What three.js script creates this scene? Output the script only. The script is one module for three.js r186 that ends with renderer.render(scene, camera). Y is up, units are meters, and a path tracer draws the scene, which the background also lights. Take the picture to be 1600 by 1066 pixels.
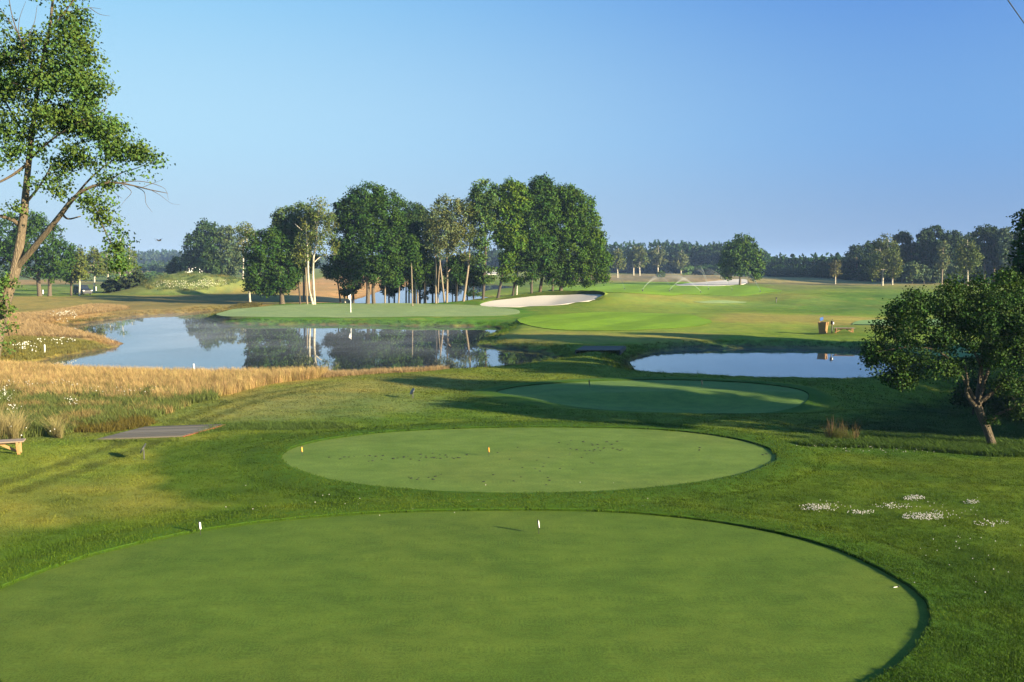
import * as THREE from 'three';
import { mergeGeometries } from 'three/addons/utils/BufferGeometryUtils.js';
import { RoundedBoxGeometry } from 'three/addons/geometries/RoundedBoxGeometry.js';
import { createNoise2D, createNoise3D } from 'simplex-noise';

// ---------------------------------------------------------------- camera, sky, sun, exposure
const EXPOSURE = 3.8;
const scene = new THREE.Scene();
const renderer = new THREE.WebGLRenderer({ antialias: true });
renderer.setSize(1024, 682);
renderer.toneMapping = THREE.LinearToneMapping;
renderer.toneMappingExposure = EXPOSURE;
renderer.shadowMap.enabled = true;
const EYE = 6.2, FOCAL = 1464, PITCH = Math.atan(123 / FOCAL);
const camera = new THREE.PerspectiveCamera(2 * Math.atan(533 / FOCAL) * 180 / Math.PI, 1600 / 1066, 0.1, 6000);
camera.position.set(0, EYE, 0);
camera.rotation.set(-PITCH, 0, 0);
scene.add(camera);
const SUN = new THREE.Vector3(0.85, 0.268, 0.5).normalize();
const sun = new THREE.DirectionalLight(new THREE.Color(1, 0.83, 0.55), 5);
sun.position.copy(SUN).multiplyScalar(400).add(new THREE.Vector3(0, 0, -100));
sun.target.position.set(0, 0, -100);
sun.castShadow = true;
Object.assign(sun.shadow.camera, { left: -250, right: 250, top: 200, bottom: -200, near: 1, far: 900 });
sun.shadow.mapSize.set(4096, 4096);
scene.add(sun, sun.target);
const lin = (hex) => new THREE.Color(hex);
{ // clear morning sky: palest opposite the sun, deepest blue at a right angle to it, lilac grey at the horizon
  const W = 1024, H = 512, d = new Float32Array(W * H * 4), v = new THREE.Vector3();
  const hp = lin('#bcd6ea'), hd = lin('#8caad0'), mp = lin('#b6e2fb'), md = lin('#7aace4'), tp = lin('#80cbf9'), td = lin('#4c88de'), zp = lin('#3a78c0'), zd = lin('#2c5ca4');
  const a = new THREE.Color(), b = new THREE.Color(), S = THREE.MathUtils.smoothstep;
  for (let j = 0; j < H; j++) for (let i = 0; i < W; i++) {
    const el = ((j + 0.5) / H - 0.5) * Math.PI, az = ((i + 0.5) / W - 0.5) * 2 * Math.PI;
    v.set(Math.cos(az) * Math.cos(el), Math.sin(el), Math.sin(az) * Math.cos(el));
    const deg = Math.max(0, el * 180 / Math.PI), c = v.dot(SUN);
    const t = S(Math.pow(Math.abs(c), 0.9), 0.05, 0.82);
    const mix = (p, q, r, s) => { a.copy(p).lerp(q, S(deg, 0.0, 8)); a.lerp(r, S(deg, 7, 22)); a.lerp(s, S(deg, 20, 75)); return a; };
    b.copy(mix(hd, md, td, zd)); const pale = mix(hp, mp, tp, zp);
    b.lerp(pale, t);
    const glow = 1 + (c > 0 ? 0.9 * Math.pow(c, 6) + 1.5 * Math.pow(c, 40) : 0);
    const warm = c > 0 ? Math.pow(c, 4) * 0.6 : 0;
    const k = (j * W + i) * 4;
    d[k] = b.r * glow * (1 + warm) / EXPOSURE; d[k + 1] = b.g * glow * (1 + 0.3 * warm) / EXPOSURE; d[k + 2] = b.b * glow / EXPOSURE; d[k + 3] = 1;
  }
  const sky = new THREE.DataTexture(d, W, H, THREE.RGBAFormat, THREE.FloatType);
  sky.mapping = THREE.EquirectangularReflectionMapping;
  sky.magFilter = THREE.LinearFilter; sky.minFilter = THREE.LinearFilter; sky.needsUpdate = true;
  scene.background = sky; scene.environment = sky;
}
scene.fog = new THREE.FogExp2(0x9cbcf0, 0.00019);

// ---------------------------------------------------------------- helpers
function random(seed) { let a = seed >>> 0; return () => { a = (a + 0x6D2B79F5) | 0; let t = Math.imul(a ^ (a >>> 15), 1 | a); t = (t + Math.imul(t ^ (t >>> 7), 61 | t)) ^ t; return ((t ^ (t >>> 14)) >>> 0) / 4294967296; }; }
const noise2 = createNoise2D(random(11)), noise3 = createNoise3D(random(12));
const V = (x, y, z) => new THREE.Vector3(x, y, z);
const clamp = THREE.MathUtils.clamp, smooth = THREE.MathUtils.smoothstep, lerp = THREE.MathUtils.lerp;
const names = {};
function numbered(n) { names[n] = (names[n] ?? -1) + 1; return names[n] ? n + '_' + String(names[n]).padStart(3, '0') : n; }
function tag(o, label, category, group, kind) {
  if (label) o.userData.label = label;
  if (category) o.userData.category = category;
  if (group) o.userData.group = group;
  if (kind) o.userData.kind = kind;
  return o;
}
function thing(name, label, category, pos = [0, 0, 0], turn = 0, group) {
  const o = new THREE.Group(); o.name = numbered(name); o.position.set(...pos); o.rotation.y = turn; scene.add(o);
  return tag(o, label, category, group);
}
function mesh(name, geometry, material, parent = scene) {
  const m = new THREE.Mesh(geometry, material); m.name = parent === scene ? numbered(name) : name; m.castShadow = m.receiveShadow = true; parent.add(m); return m;
}
function copy(o, label, pos, turn = 0, scale) {
  const c = o.clone(); c.name = numbered(o.name.replace(/_\d{3}$/, '')); scene.add(c); c.position.set(...pos); c.rotation.y = turn;
  if (scale) c.scale.setScalar(scale);
  c.userData = { ...o.userData }; if (label) c.userData.label = label; return c;
}
function rayOf(px, py) { // the direction in which the photograph shows a point
  const xc = (px - 800) / FOCAL, yc = (533 - py) / FOCAL, c = Math.cos(PITCH), s = Math.sin(PITCH);
  return V(xc, yc * c - s, -(c + yc * s));
}
const dep = (px, py, D) => { const r = rayOf(px, py); return V(0, EYE, 0).addScaledVector(r, D / -r.z); };
const plane = (px, py, y = 0) => { const r = rayOf(px, py); return V(0, EYE, 0).addScaledVector(r, (y - EYE) / r.y); };

// polygons in plan ------------------------------------------------
function closedSpline(pts, n) { // pts [[x,z]...]
  const c = new THREE.CatmullRomCurve3(pts.map((p) => V(p[0], 0, p[1])), true, 'centripetal');
  return c.getSpacedPoints(n).slice(0, n).map((p) => [p.x, p.z]);
}
function shapeOf(poly) {
  let x0 = 1e9, x1 = -1e9, z0 = 1e9, z1 = -1e9;
  for (const [x, z] of poly) { x0 = Math.min(x0, x); x1 = Math.max(x1, x); z0 = Math.min(z0, z); z1 = Math.max(z1, z); }
  return { poly, x0, x1, z0, z1 };
}
function sdf(s, x, z, far) { // signed distance, negative inside; far away it just returns `far`
  if (x < s.x0 - far || x > s.x1 + far || z < s.z0 - far || z > s.z1 + far) return far;
  const p = s.poly; let d = 1e18, inside = false;
  for (let i = 0, j = p.length - 1; i < p.length; j = i++) {
    const ax = p[j][0], az = p[j][1], bx = p[i][0], bz = p[i][1], ex = bx - ax, ez = bz - az, wx = x - ax, wz = z - az;
    const t = clamp((wx * ex + wz * ez) / (ex * ex + ez * ez || 1), 0, 1), dx = wx - ex * t, dz = wz - ez * t;
    d = Math.min(d, dx * dx + dz * dz);
    if ((az > z) !== (bz > z) && x < ((bx - ax) * (z - az)) / (bz - az) + ax) inside = !inside;
  }
  d = Math.sqrt(d); return inside ? -d : Math.min(d, far);
}

// ---------------------------------------------------------------- lie of the land
const WATER = -0.6;
const bumps = []; // centre x, z, half widths, turn, height
function bump(px, py, rx, rz, h, turn = 0) { const p = plane(px, py); bumps.push([p.x, p.z, rx, rz, Math.cos(turn), Math.sin(turn), h]); }
bumps.push([12, -152, 30, 24, 1, 0, 1.7]);            // rise behind the near bunker, under the right half of the grove
bump(318, 456, 17, 13, 3.4, 0);                       // wild mound on the left
bump(258, 458, 12, 9, 1.6);
bump(1330, 470, 26, 20, 1.2);
bump(1180, 497, 14, 12, 0.35);
bump(985, 478, 12, 14, 0.6);
bump(1525, 436, 30, 24, 3.0);
bump(1120, 440, 45, 26, 1.3);
bump(770, 426, 40, 30, 2.2);
bump(1420, 520, 10, 10, 0.5);
bumps.push([22, -43, 9, 6, 1, 0, -0.9]);              // hollow behind the leaning tree
bumps.push([9, -41.5, 9, 3.6, 1, 0, -0.5]);
const pondPts = (list) => list.map(([px, py, near]) => { const p = plane(px, py, near ? 0 : WATER); return [p.x, p.z - (near || 0)]; });
const ponds = [
  pondPts([[-90, 574], [0, 573, 2], [100, 579, 2.2], [200, 584, 2.2], [300, 586, 2.2], [400, 586, 2.2], [500, 584, 2.2], [600, 579, 2.2], [700, 575, 2.2], [780, 569, 2.2], [830, 561, 1.6], [866, 552, 0.6],
    [830, 548], [790, 545], [760, 542], [741, 538], [747, 532], [762, 526], [775, 519], [777, 513], [763, 511], [740, 510.5], [650, 510], [548, 508], [450, 508], [380, 507], [345, 504], [320, 498.5], [335, 492], [365, 487], [420, 484],
    [345, 484.5], [290, 489.5], [230, 492.5], [180, 498.5], [130, 505], [97, 508], [122, 511, 1], [150, 518, 1], [176, 526, 1], [191, 536], [181, 543], [140, 550.5], [100, 557], [50, 566], [0, 569], [-90, 572]]),
  pondPts([[986, 567], [1010, 556], [1032, 551], [1060, 548], [1110, 546], [1200, 545], [1300, 546.5], [1350, 549], [1420, 552], [1475, 560], [1450, 572, 1.5], [1400, 581, 2], [1340, 588, 2], [1300, 589, 2], [1200, 588, 2], [1100, 584, 2], [1030, 578, 1.5]]),
  pondPts([[552, 474], [578, 461], [600, 453], [620, 447.5], [660, 446], [700, 444], [740, 444], [775, 446], [800, 449], [762, 454], [742, 459], [760, 464], [800, 462], [832, 464], [850, 468], [790, 474], [700, 477], [600, 477]]),
];
const pondShapes = ponds.map((p, i) => shapeOf(closedSpline(p, [220, 110, 110][i])));
const carves = [];  // sunk ground under the sand
const flats = [];   // levelled ground: {shape, fade}
function baseHeight(x, z) {
  let h = 0;
  for (const [cx, cz, rx, rz, c, s, k] of bumps) {
    const dx = x - cx, dz = z - cz, u = (dx * c + dz * s) / rx, w = (dz * c - dx * s) / rz, q = u * u + w * w;
    if (q < 1) h += k * (1 - q) * (1 - q) * (1 + 2 * q * 0.5);
  }
  const r = Math.hypot(x, z), far = smooth(r, 25, 90);
  let n = 0.10 * far * noise2(x / 17, z / 17) + 0.035 * noise2(x / 6.5 + 9, z / 6.5) + 0.5 * smooth(r, 170, 420) * noise2(x / 90, z / 90);
  for (const f of flats) { const d = sdf(f, x, z, 3); if (d < 3) n *= smooth(d, 0, 3); }
  return h + n;
}
function height(x, z) {
  let h = baseHeight(x, z);
  for (const s of carves) { const d = sdf(s, x, z, 0.5); if (d < 0) h -= 0.9 * smooth(-d, 0, 1.2); }
  for (let i = 0; i < 3; i++) {
    const wild = i === 2 ? 12 : 5, d = sdf(pondShapes[i], x, z, wild);
    if (d >= wild) continue;
    const jag = 0.25 * noise2(x / 1.3, z / 1.3) + 0.12 * noise2(x / 0.5, z / 0.5), e = d + jag;
    if (e < 0) h = Math.max(-1.6, WATER + e * 0.45);
    else { // a short earth lip at the water and a rounded grassy bank above it
      const lip = WATER + Math.min(0.12, e * 0.5), t = smooth(e, 0.15, wild === 5 ? 3.0 : 9);
      h = Math.min(h, lerp(lip, Math.max(h, WATER + 0.2), t));
    }
  }
  return h;
}
function ground(px, py, lift = 0) { // where the ray through a point of the photograph meets the land
  const r = rayOf(px, py); let t0 = 4, t = 4;
  for (let i = 0; i < 700; i++) { t = t0 * 1.012; const p = V(0, EYE, 0).addScaledVector(r, t); if (p.y < baseHeight(p.x, p.z) + lift) break; t0 = t; if (t > 4000) break; }
  for (let i = 0; i < 24; i++) { const m = (t0 + t) / 2, p = V(0, EYE, 0).addScaledVector(r, m); if (p.y < baseHeight(p.x, p.z) + lift) t = m; else t0 = m; }
  return V(0, EYE, 0).addScaledVector(r, t);
}
const zoneOf = (list, n = 60) => shapeOf(closedSpline(list.map(([x, y]) => { const p = ground(x, y); return [p.x, p.z]; }), n));

// ---------------------------------------------------------------- textures
function canvasTexture(w, h, draw, srgb) {
  const c = document.createElement('canvas'); c.width = w; c.height = h; draw(c.getContext('2d'), w, h);
  const t = new THREE.CanvasTexture(c); t.wrapS = t.wrapT = THREE.RepeatWrapping; if (srgb) t.colorSpace = THREE.SRGBColorSpace; return t;
}
const grey = (v) => { v = Math.round(clamp(v, 0, 255)); return `rgb(${v},${v},${v})`; };
// tiling noise fields, as tone textures (mean about 0.75, linear values)
function toneTexture(n, tile, seed, fn) {
  const R = random(seed), data = new Uint8Array(n * n * 4), tau = Math.PI * 2;
  const N = createNoise3D(random(seed + 1)), M = createNoise3D(random(seed + 2));
  const tn = (u, v, f, k = 0) => { // tiles by walking round a torus in noise space
    const a = u * tau, b = v * tau, r = f / tau;
    return (N(Math.cos(a) * r + k, Math.sin(a) * r, Math.cos(b) * r * 0.9 + Math.sin(b) * r * 1.7) + M(Math.cos(b) * r + k, Math.sin(b) * r, Math.cos(a) * r * 0.9 + Math.sin(a) * r * 1.7)) * 0.6;
  };
  for (let j = 0; j < n; j++) for (let i = 0; i < n; i++) {
    const c = fn(i / n, j / n, tn, R), k = (j * n + i) * 4;
    for (let q = 0; q < 3; q++) data[k + q] = clamp(Math.round(c[q] * 255), 0, 255);
    data[k + 3] = 255;
  }
  const t = new THREE.DataTexture(data, n, n, THREE.RGBAFormat, THREE.UnsignedByteType);
  t.wrapS = t.wrapT = THREE.RepeatWrapping; t.magFilter = THREE.LinearFilter; t.minFilter = THREE.LinearMipmapLinearFilter; t.needsUpdate = true; return t;
}
const roughTone = toneTexture(512, 1, 21, (u, v, tn, R) => {
  const a = tn(u, v, 40), b = tn(u, v, 110, 5), g = R() - 0.5, s = 0.72 + 0.13 * a + 0.13 * b + 0.34 * g, y = 0.05 * tn(u, v, 18, 9) + 0.1 * (R() - 0.5);
  return [s + y, s, s - y * 1.2];
});
const mownTone = toneTexture(512, 1, 31, (u, v, tn, R) => {
  const a = tn(u, v, 14), b = tn(u, v, 60, 5), g = R() - 0.5, s = 0.8 + 0.05 * a + 0.26 * b + 0.2 * g, y = 0.035 * tn(u, v, 9, 3) + 0.03 * (R() - 0.5);
  return [s + y, s, s - y];
});
const sandTone = toneTexture(256, 1, 41, (u, v, tn, R) => { const s = 0.86 + 0.05 * tn(u, v, 24) + 0.08 * (R() - 0.5); return [s, s, s]; });
const barkTone = toneTexture(256, 1, 51, (u, v, tn, R) => { const r = Math.abs(tn(u, v * 0.25, 22)), s = 0.45 + 0.5 * Math.min(1, r * 1.6) + 0.12 * (R() - 0.5); return [s, s * 0.98, s * 0.94]; });
const birchTone = canvasTexture(128, 256, (g, w, h) => {
  const R = random(61); g.fillStyle = '#dcd8cc'; g.fillRect(0, 0, w, h);
  for (let i = 0; i < 900; i++) { g.fillStyle = `rgba(${150 + R() * 90},${145 + R() * 85},${130 + R() * 80},0.25)`; g.fillRect(R() * w, R() * h, 4 + R() * 20, 1 + R() * 2); }
  for (let i = 0; i < 46; i++) { g.fillStyle = `rgba(40,34,28,${0.5 + R() * 0.4})`; const x = R() * w, y = R() * h, l = 6 + R() * 26; g.fillRect(x, y, l, 1 + R() * 2.5); if (R() < 0.25) { g.beginPath(); g.ellipse(x, y, 8, 4, 0, 0, 7); g.fill(); } }
}, true);
const woodTone = canvasTexture(256, 256, (g, w, h) => {
  const R = random(71); g.fillStyle = '#c9c9c9'; g.fillRect(0, 0, w, h);
  for (let i = 0; i < 300; i++) { g.fillStyle = grey(110 + R() * 130); g.globalAlpha = 0.25; g.fillRect(0, R() * h, w, 0.6 + R() * 2); }
  g.globalAlpha = 0.6; for (let i = 0; i < 5; i++) { g.fillStyle = grey(70); g.beginPath(); g.ellipse(R() * w, R() * h, 6, 3, 0, 0, 7); g.fill(); }
}, true);

// ---------------------------------------------------------------- materials
const std = (o) => new THREE.MeshStandardMaterial({ roughness: 0.9, ...o });
const M = {
  rough: new THREE.MeshPhysicalMaterial({ specularIntensity: 0.15, vertexColors: true, map: roughTone, bumpMap: roughTone, bumpScale: 0.012, roughness: 0.95 }),
  mown: new THREE.MeshPhysicalMaterial({ specularIntensity: 0.15, vertexColors: true, map: mownTone, bumpMap: mownTone, bumpScale: 0.002, roughness: 0.8 }),
  sand: std({ color: lin('#e6ded2').multiplyScalar(0.6), map: sandTone, bumpMap: sandTone, bumpScale: 0.03, roughness: 0.95 }),
  water: new THREE.MeshPhysicalMaterial({ color: new THREE.Color(0.025, 0.034, 0.04), roughness: 0.018, ior: 2.3, specularIntensity: 1 }),
  bark: std({ color: new THREE.Color(0.125, 0.098, 0.066), map: barkTone, bumpMap: barkTone, bumpScale: 0.03 }),
  darkBark: std({ color: new THREE.Color(0.085, 0.07, 0.05), map: barkTone, bumpMap: barkTone, bumpScale: 0.03 }),
  paleBark: std({ color: new THREE.Color(0.27, 0.22, 0.155), map: barkTone, bumpMap: barkTone, bumpScale: 0.015 }),
  birch: std({ color: new THREE.Color(0.58, 0.56, 0.5), map: birchTone }),
  twig: std({ color: new THREE.Color(0.16, 0.12, 0.09) }),
  leaf: new THREE.MeshPhysicalMaterial({ vertexColors: true, roughness: 0.7, transmission: 0.22, thickness: 0, side: THREE.DoubleSide, specularIntensity: 0.18 }),
  farLeaf: new THREE.MeshPhysicalMaterial({ specularIntensity: 0.1, vertexColors: true, roughness: 0.9, side: THREE.DoubleSide }),
  blade: new THREE.MeshPhysicalMaterial({ vertexColors: true, roughness: 0.8, transmission: 0.4, thickness: 0, side: THREE.DoubleSide, specularIntensity: 0.12 }),
  petal: std({ vertexColors: true, roughness: 0.9 }),
  white: std({ color: new THREE.Color(0.68, 0.68, 0.65), roughness: 0.5 }),
  black: std({ color: new THREE.Color(0.02, 0.021, 0.022), roughness: 0.5 }),
  steel: std({ color: new THREE.Color(0.07, 0.07, 0.065), roughness: 0.5, metalness: 0.3 }),
  yellow: std({ color: new THREE.Color(0.6, 0.28, 0.02), roughness: 0.5 }),
  orange: std({ color: new THREE.Color(0.42, 0.12, 0.045), map: woodTone, roughness: 0.6 }),
  newWood: std({ color: new THREE.Color(0.62, 0.34, 0.13), map: woodTone, bumpMap: woodTone, bumpScale: 0.003, roughness: 0.65 }),
  greyWood: std({ color: new THREE.Color(0.165, 0.143, 0.108), map: woodTone, bumpMap: woodTone, bumpScale: 0.004, roughness: 0.8 }),
  greyWoodDark: std({ color: new THREE.Color(0.11, 0.097, 0.075), map: woodTone, bumpMap: woodTone, bumpScale: 0.004, roughness: 0.8 }),
  blue: std({ color: new THREE.Color(0.03, 0.09, 0.28), roughness: 0.9 }),
};

// ---------------------------------------------------------------- mown sheets: tees, greens, fairways, sand
const tees = [
  [[800, 799], [960, 802], [1100, 815], [1210, 834], [1310, 862], [1395, 903], [1440, 935], [1453, 968], [1435, 1008], [1370, 1064], [1180, 1135], [800, 1200], [350, 1165], [20, 1080], [-60, 1000], [-30, 940], [90, 887], [240, 846], [370, 823], [560, 805]],
  [[440, 719], [452, 704], [500, 690], [600, 677], [760, 669.5], [900, 669], [1020, 672], [1120, 682], [1190, 698], [1214, 716], [1180, 737], [1090, 756], [960, 769], [800, 773], [650, 768], [540, 756], [470, 738]],
  [[776, 614], [800, 607], [870, 599.5], [1000, 594.5], [1110, 596], [1200, 602], [1258, 612], [1258, 621], [1200, 631], [1120, 636], [1020, 638], [920, 633.5], [830, 624]],
].map((l) => l.map(([x, y]) => { const p = plane(x, y); return [p.x, p.z]; }));
const teeShapes = tees.map((t) => shapeOf(closedSpline(t, 260)));
flats.push(...teeShapes);
const K = 0.78, MOWN = 0.70;
const lay = (pts, n = 160) => shapeOf(closedSpline(pts.map(([x, y]) => { const p = ground(x, y); return [p.x, p.z]; }), n));
const bunkers = [lay([[751, 475], [770, 470], [810, 465.5], [860, 461.5], [905, 460], [938, 460.5], [942, 463.5], [925, 469], [885, 474.5], [840, 478], [790, 479.5], [757, 478.5]]),
  lay([[1062, 447], [1090, 442], [1130, 438.5], [1163, 437], [1168, 441], [1150, 445.5], [1110, 447.5]]), lay([[752, 425.5], [758, 422], [768, 422], [776, 425.5], [770, 429], [757, 429]])];
carves.push(...bunkers);
const zones = [];
function zone(hex, feather, pts, amount = 1, ragged = 1) { zones.push({ s: zoneOf(pts), c: lin(hex), feather, amount, ragged }); }
// wide bands of country first
zone('#8a9440', 60, [[-400, 440], [700, 436], [2000, 438], [2000, 415.5], [-400, 415.5]], 0.9);
zone('#c29a68', 20, [[-200, 446], [100, 444], [210, 444], [240, 436], [150, 432], [-200, 432]], 0.85, 4);
zone('#6f8a4c', 25, [[-200, 433], [120, 436], [250, 436], [330, 430], [120, 426], [-200, 425]], 0.9, 4);
zone('#c98f66', 14, [[90, 424.5], [160, 427.5], [196, 427], [190, 424], [120, 422.8]], 1, 5);
zone('#d8ab70', 5, [[480, 474], [520, 478], [560, 470], [610, 450], [640, 441], [560, 430], [500, 436], [460, 452]], 1, 2);
zone('#b0a066', 18, [[930, 438], [1060, 439], [1160, 442], [1250, 445], [1340, 446], [1480, 443], [1560, 443], [1480, 431], [1300, 428], [1100, 428], [930, 428]], 0.95, 6);
zone('#94866c', 14, [[1000, 437], [1100, 439], [1130, 434], [1010, 430]], 0.7, 5);
zone('#8c9150', 10, [[1180, 452], [1300, 451], [1420, 452], [1440, 447], [1300, 446], [1190, 448]], 0.7, 3);
zone('#668c36', 8, [[1200, 470], [1300, 466], [1420, 456], [1460, 462], [1440, 482], [1320, 490], [1230, 484]], 0.8, 2);
zone('#5d7f3a', 6, [[1290, 478], [1330, 470], [1430, 462], [1440, 470], [1360, 484]], 0.6, 2);
zone('#93a544', 5, [[760, 512], [900, 520], [1060, 520], [1200, 514], [1400, 515], [1400, 496], [1200, 494], [1120, 486], [1000, 470], [950, 478], [1000, 489], [1120, 503], [1060, 517], [900, 520], [800, 512]], 0.8, 2);
zone('#b0a056', 3, [[790, 524], [860, 520], [960, 524], [1080, 521], [1100, 526], [1010, 533], [880, 533], [800, 530]], 0.75, 2);
zone('#a8843f', 2, [[1010, 547], [1060, 541], [1160, 538], [1240, 538], [1230, 542], [1120, 545], [1030, 551]], 0.8, 1);
zone('#b59a5e', 4, [[1180, 490], [1300, 494], [1380, 500], [1390, 510], [1300, 506], [1220, 503], [1140, 500]], 0.5, 3);
zone('#8ea54c', 4, [[950, 455], [1100, 462], [1230, 462], [1300, 470], [1150, 480], [1020, 476]], 0.8, 3);
zone('#a5a04e', 3, [[1000, 460], [1180, 463], [1230, 459], [1250, 464], [1150, 470], [1040, 468]], 0.6, 3);
// left bank and point
zone('#a99a52', 5, [[-120, 500], [60, 503], [200, 496], [330, 488], [400, 480], [400, 468], [300, 462], [180, 462], [100, 464], [-120, 466]], 1, 2);
zone('#c39d60', 5, [[-140, 498], [20, 497], [100, 486], [180, 476], [210, 481], [140, 490], [90, 502], [110, 514], [180, 526], [120, 530], [40, 524], [-140, 526]], 1, 1.6);
zone('#cda36c', 3, [[-140, 530], [40, 524], [120, 530], [170, 530], [120, 517], [70, 508], [0, 510], [-140, 512]], 1, 1.2);
zone('#a39a45', 2.5, [[-140, 566], [0, 566], [90, 557], [190, 541], [190, 534], [130, 532], [50, 530], [-20, 536], [-140, 540]], 1, 1);
zone('#96864e', 4, [[160, 484], [240, 492], [340, 487], [400, 478], [420, 460], [380, 452], [300, 461], [210, 466]], 0.9, 2);
zone('#8f985a', 4, [[236, 455], [300, 456], [360, 450], [372, 440], [330, 432], [270, 438]], 0.9, 2);
zone('#5c8a28', 1.5, [[318, 500], [340, 488], [400, 479], [480, 474], [600, 472], [760, 474], [830, 488], [800, 506], [786, 514], [760, 511], [548, 508], [380, 507]], 1, 0.4);
// foreground
zone('#7f9132', 5, [[260, 700], [330, 655], [420, 622], [520, 590], [640, 582], [760, 574], [900, 552], [1000, 570], [1100, 590], [1250, 592], [1420, 588], [1700, 640], [1700, 700], [1400, 720], [1000, 665], [600, 680]], 1, 1);
zone('#6c8a2a', 2.5, [[330, 676], [420, 664], [560, 664], [700, 656], [820, 640], [700, 632], [520, 640], [400, 655]], 0.8, 1);
zone('#aba45c', 3, [[400, 612], [500, 600], [580, 596], [680, 590], [700, 598], [620, 610], [520, 618], [420, 640], [330, 655]], 0.75, 1.5);
zone('#9fa866', 2, [[380, 645], [500, 622], [640, 622], [680, 634], [560, 648], [430, 652]], 0.5, 1.5);
zone('#b3a052', 1.6, [[-80, 628], [60, 618], [200, 622], [300, 626], [400, 604], [500, 592], [520, 584], [400, 588], [200, 586], [0, 575], [-80, 574]], 1, 1);
zone('#8a9446', 1.6, [[-80, 700], [60, 688], [150, 672], [260, 655], [330, 634], [300, 622], [200, 618], [60, 608], [-80, 606]], 0.95, 1);
zone('#8a7a2a', 1.0, [[90, 668], [150, 672], [200, 660], [180, 650], [110, 650]], 0.8, 0.8);
zone('#8f9b3c', 3, [[-200, 880], [100, 830], [250, 790], [280, 730], [330, 690], [250, 690], [140, 700], [-200, 730]], 0.9, 1);
zone('#a09c4c', 2, [[-200, 860], [-40, 830], [120, 812], [240, 790], [200, 760], [60, 770], [-200, 800]], 0.4, 1.5);
zone('#5b7822', 0.9, [[246, 726], [262, 706], [340, 688], [460, 679], [700, 660], [900, 659], [1060, 662], [1230, 690], [1300, 740], [1250, 780], [1000, 795], [600, 798], [380, 790], [280, 765]], 1, 0.5);
zone('#678224', 1.2, [[-200, 900], [60, 838], [200, 815], [400, 800], [700, 788], [1000, 786], [1260, 790], [1500, 860], [1700, 960], [1700, 1300], [-200, 1300]], 1, 0.5);
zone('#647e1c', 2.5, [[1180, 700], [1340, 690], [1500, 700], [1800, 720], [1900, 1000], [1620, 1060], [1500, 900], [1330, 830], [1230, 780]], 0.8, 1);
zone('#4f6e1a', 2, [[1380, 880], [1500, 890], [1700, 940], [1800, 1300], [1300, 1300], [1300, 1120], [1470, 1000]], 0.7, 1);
zone('#38541a', 2.0, [[1300, 676], [1360, 660], [1450, 640], [1560, 620], [1750, 620], [1750, 694], [1560, 692], [1450, 690], [1350, 688]], 0.9, 1);  // deep shade of the hollow put into the ground colour
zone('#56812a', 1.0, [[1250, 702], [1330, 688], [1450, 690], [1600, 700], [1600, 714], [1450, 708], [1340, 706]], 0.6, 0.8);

const rut = (x0, z0, x1, z1) => (x, z) => { const ex = x1 - x0, ez = z1 - z0, t = clamp(((x - x0) * ex + (z - z0) * ez) / (ex * ex + ez * ez), 0, 1); return Math.hypot(x - x0 - ex * t, z - z0 - ez * t); };
const trackPts = [[0, 768], [120, 726], [215, 693], [300, 656], [372, 630], [440, 614], [520, 600]].map(([x, y]) => plane(x, y));
const ruts = []; for (let i = 1; i < trackPts.length; i++) { const a = trackPts[i - 1], b = trackPts[i], n = V(b.z - a.z, 0, a.x - b.x).normalize(); for (const s of [-0.55, 0.55]) ruts.push(rut(a.x + n.x * s, a.z + n.z * s, b.x + n.x * s, b.z + n.z * s)); }
const baseColor = lin('#829a36'), farColor = lin('#6c8244'), shoreColor = lin('#7d6440'), mudColor = lin('#3c3a2a'), dryColor = lin('#aaa04e'), tmpC = new THREE.Color();
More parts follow.
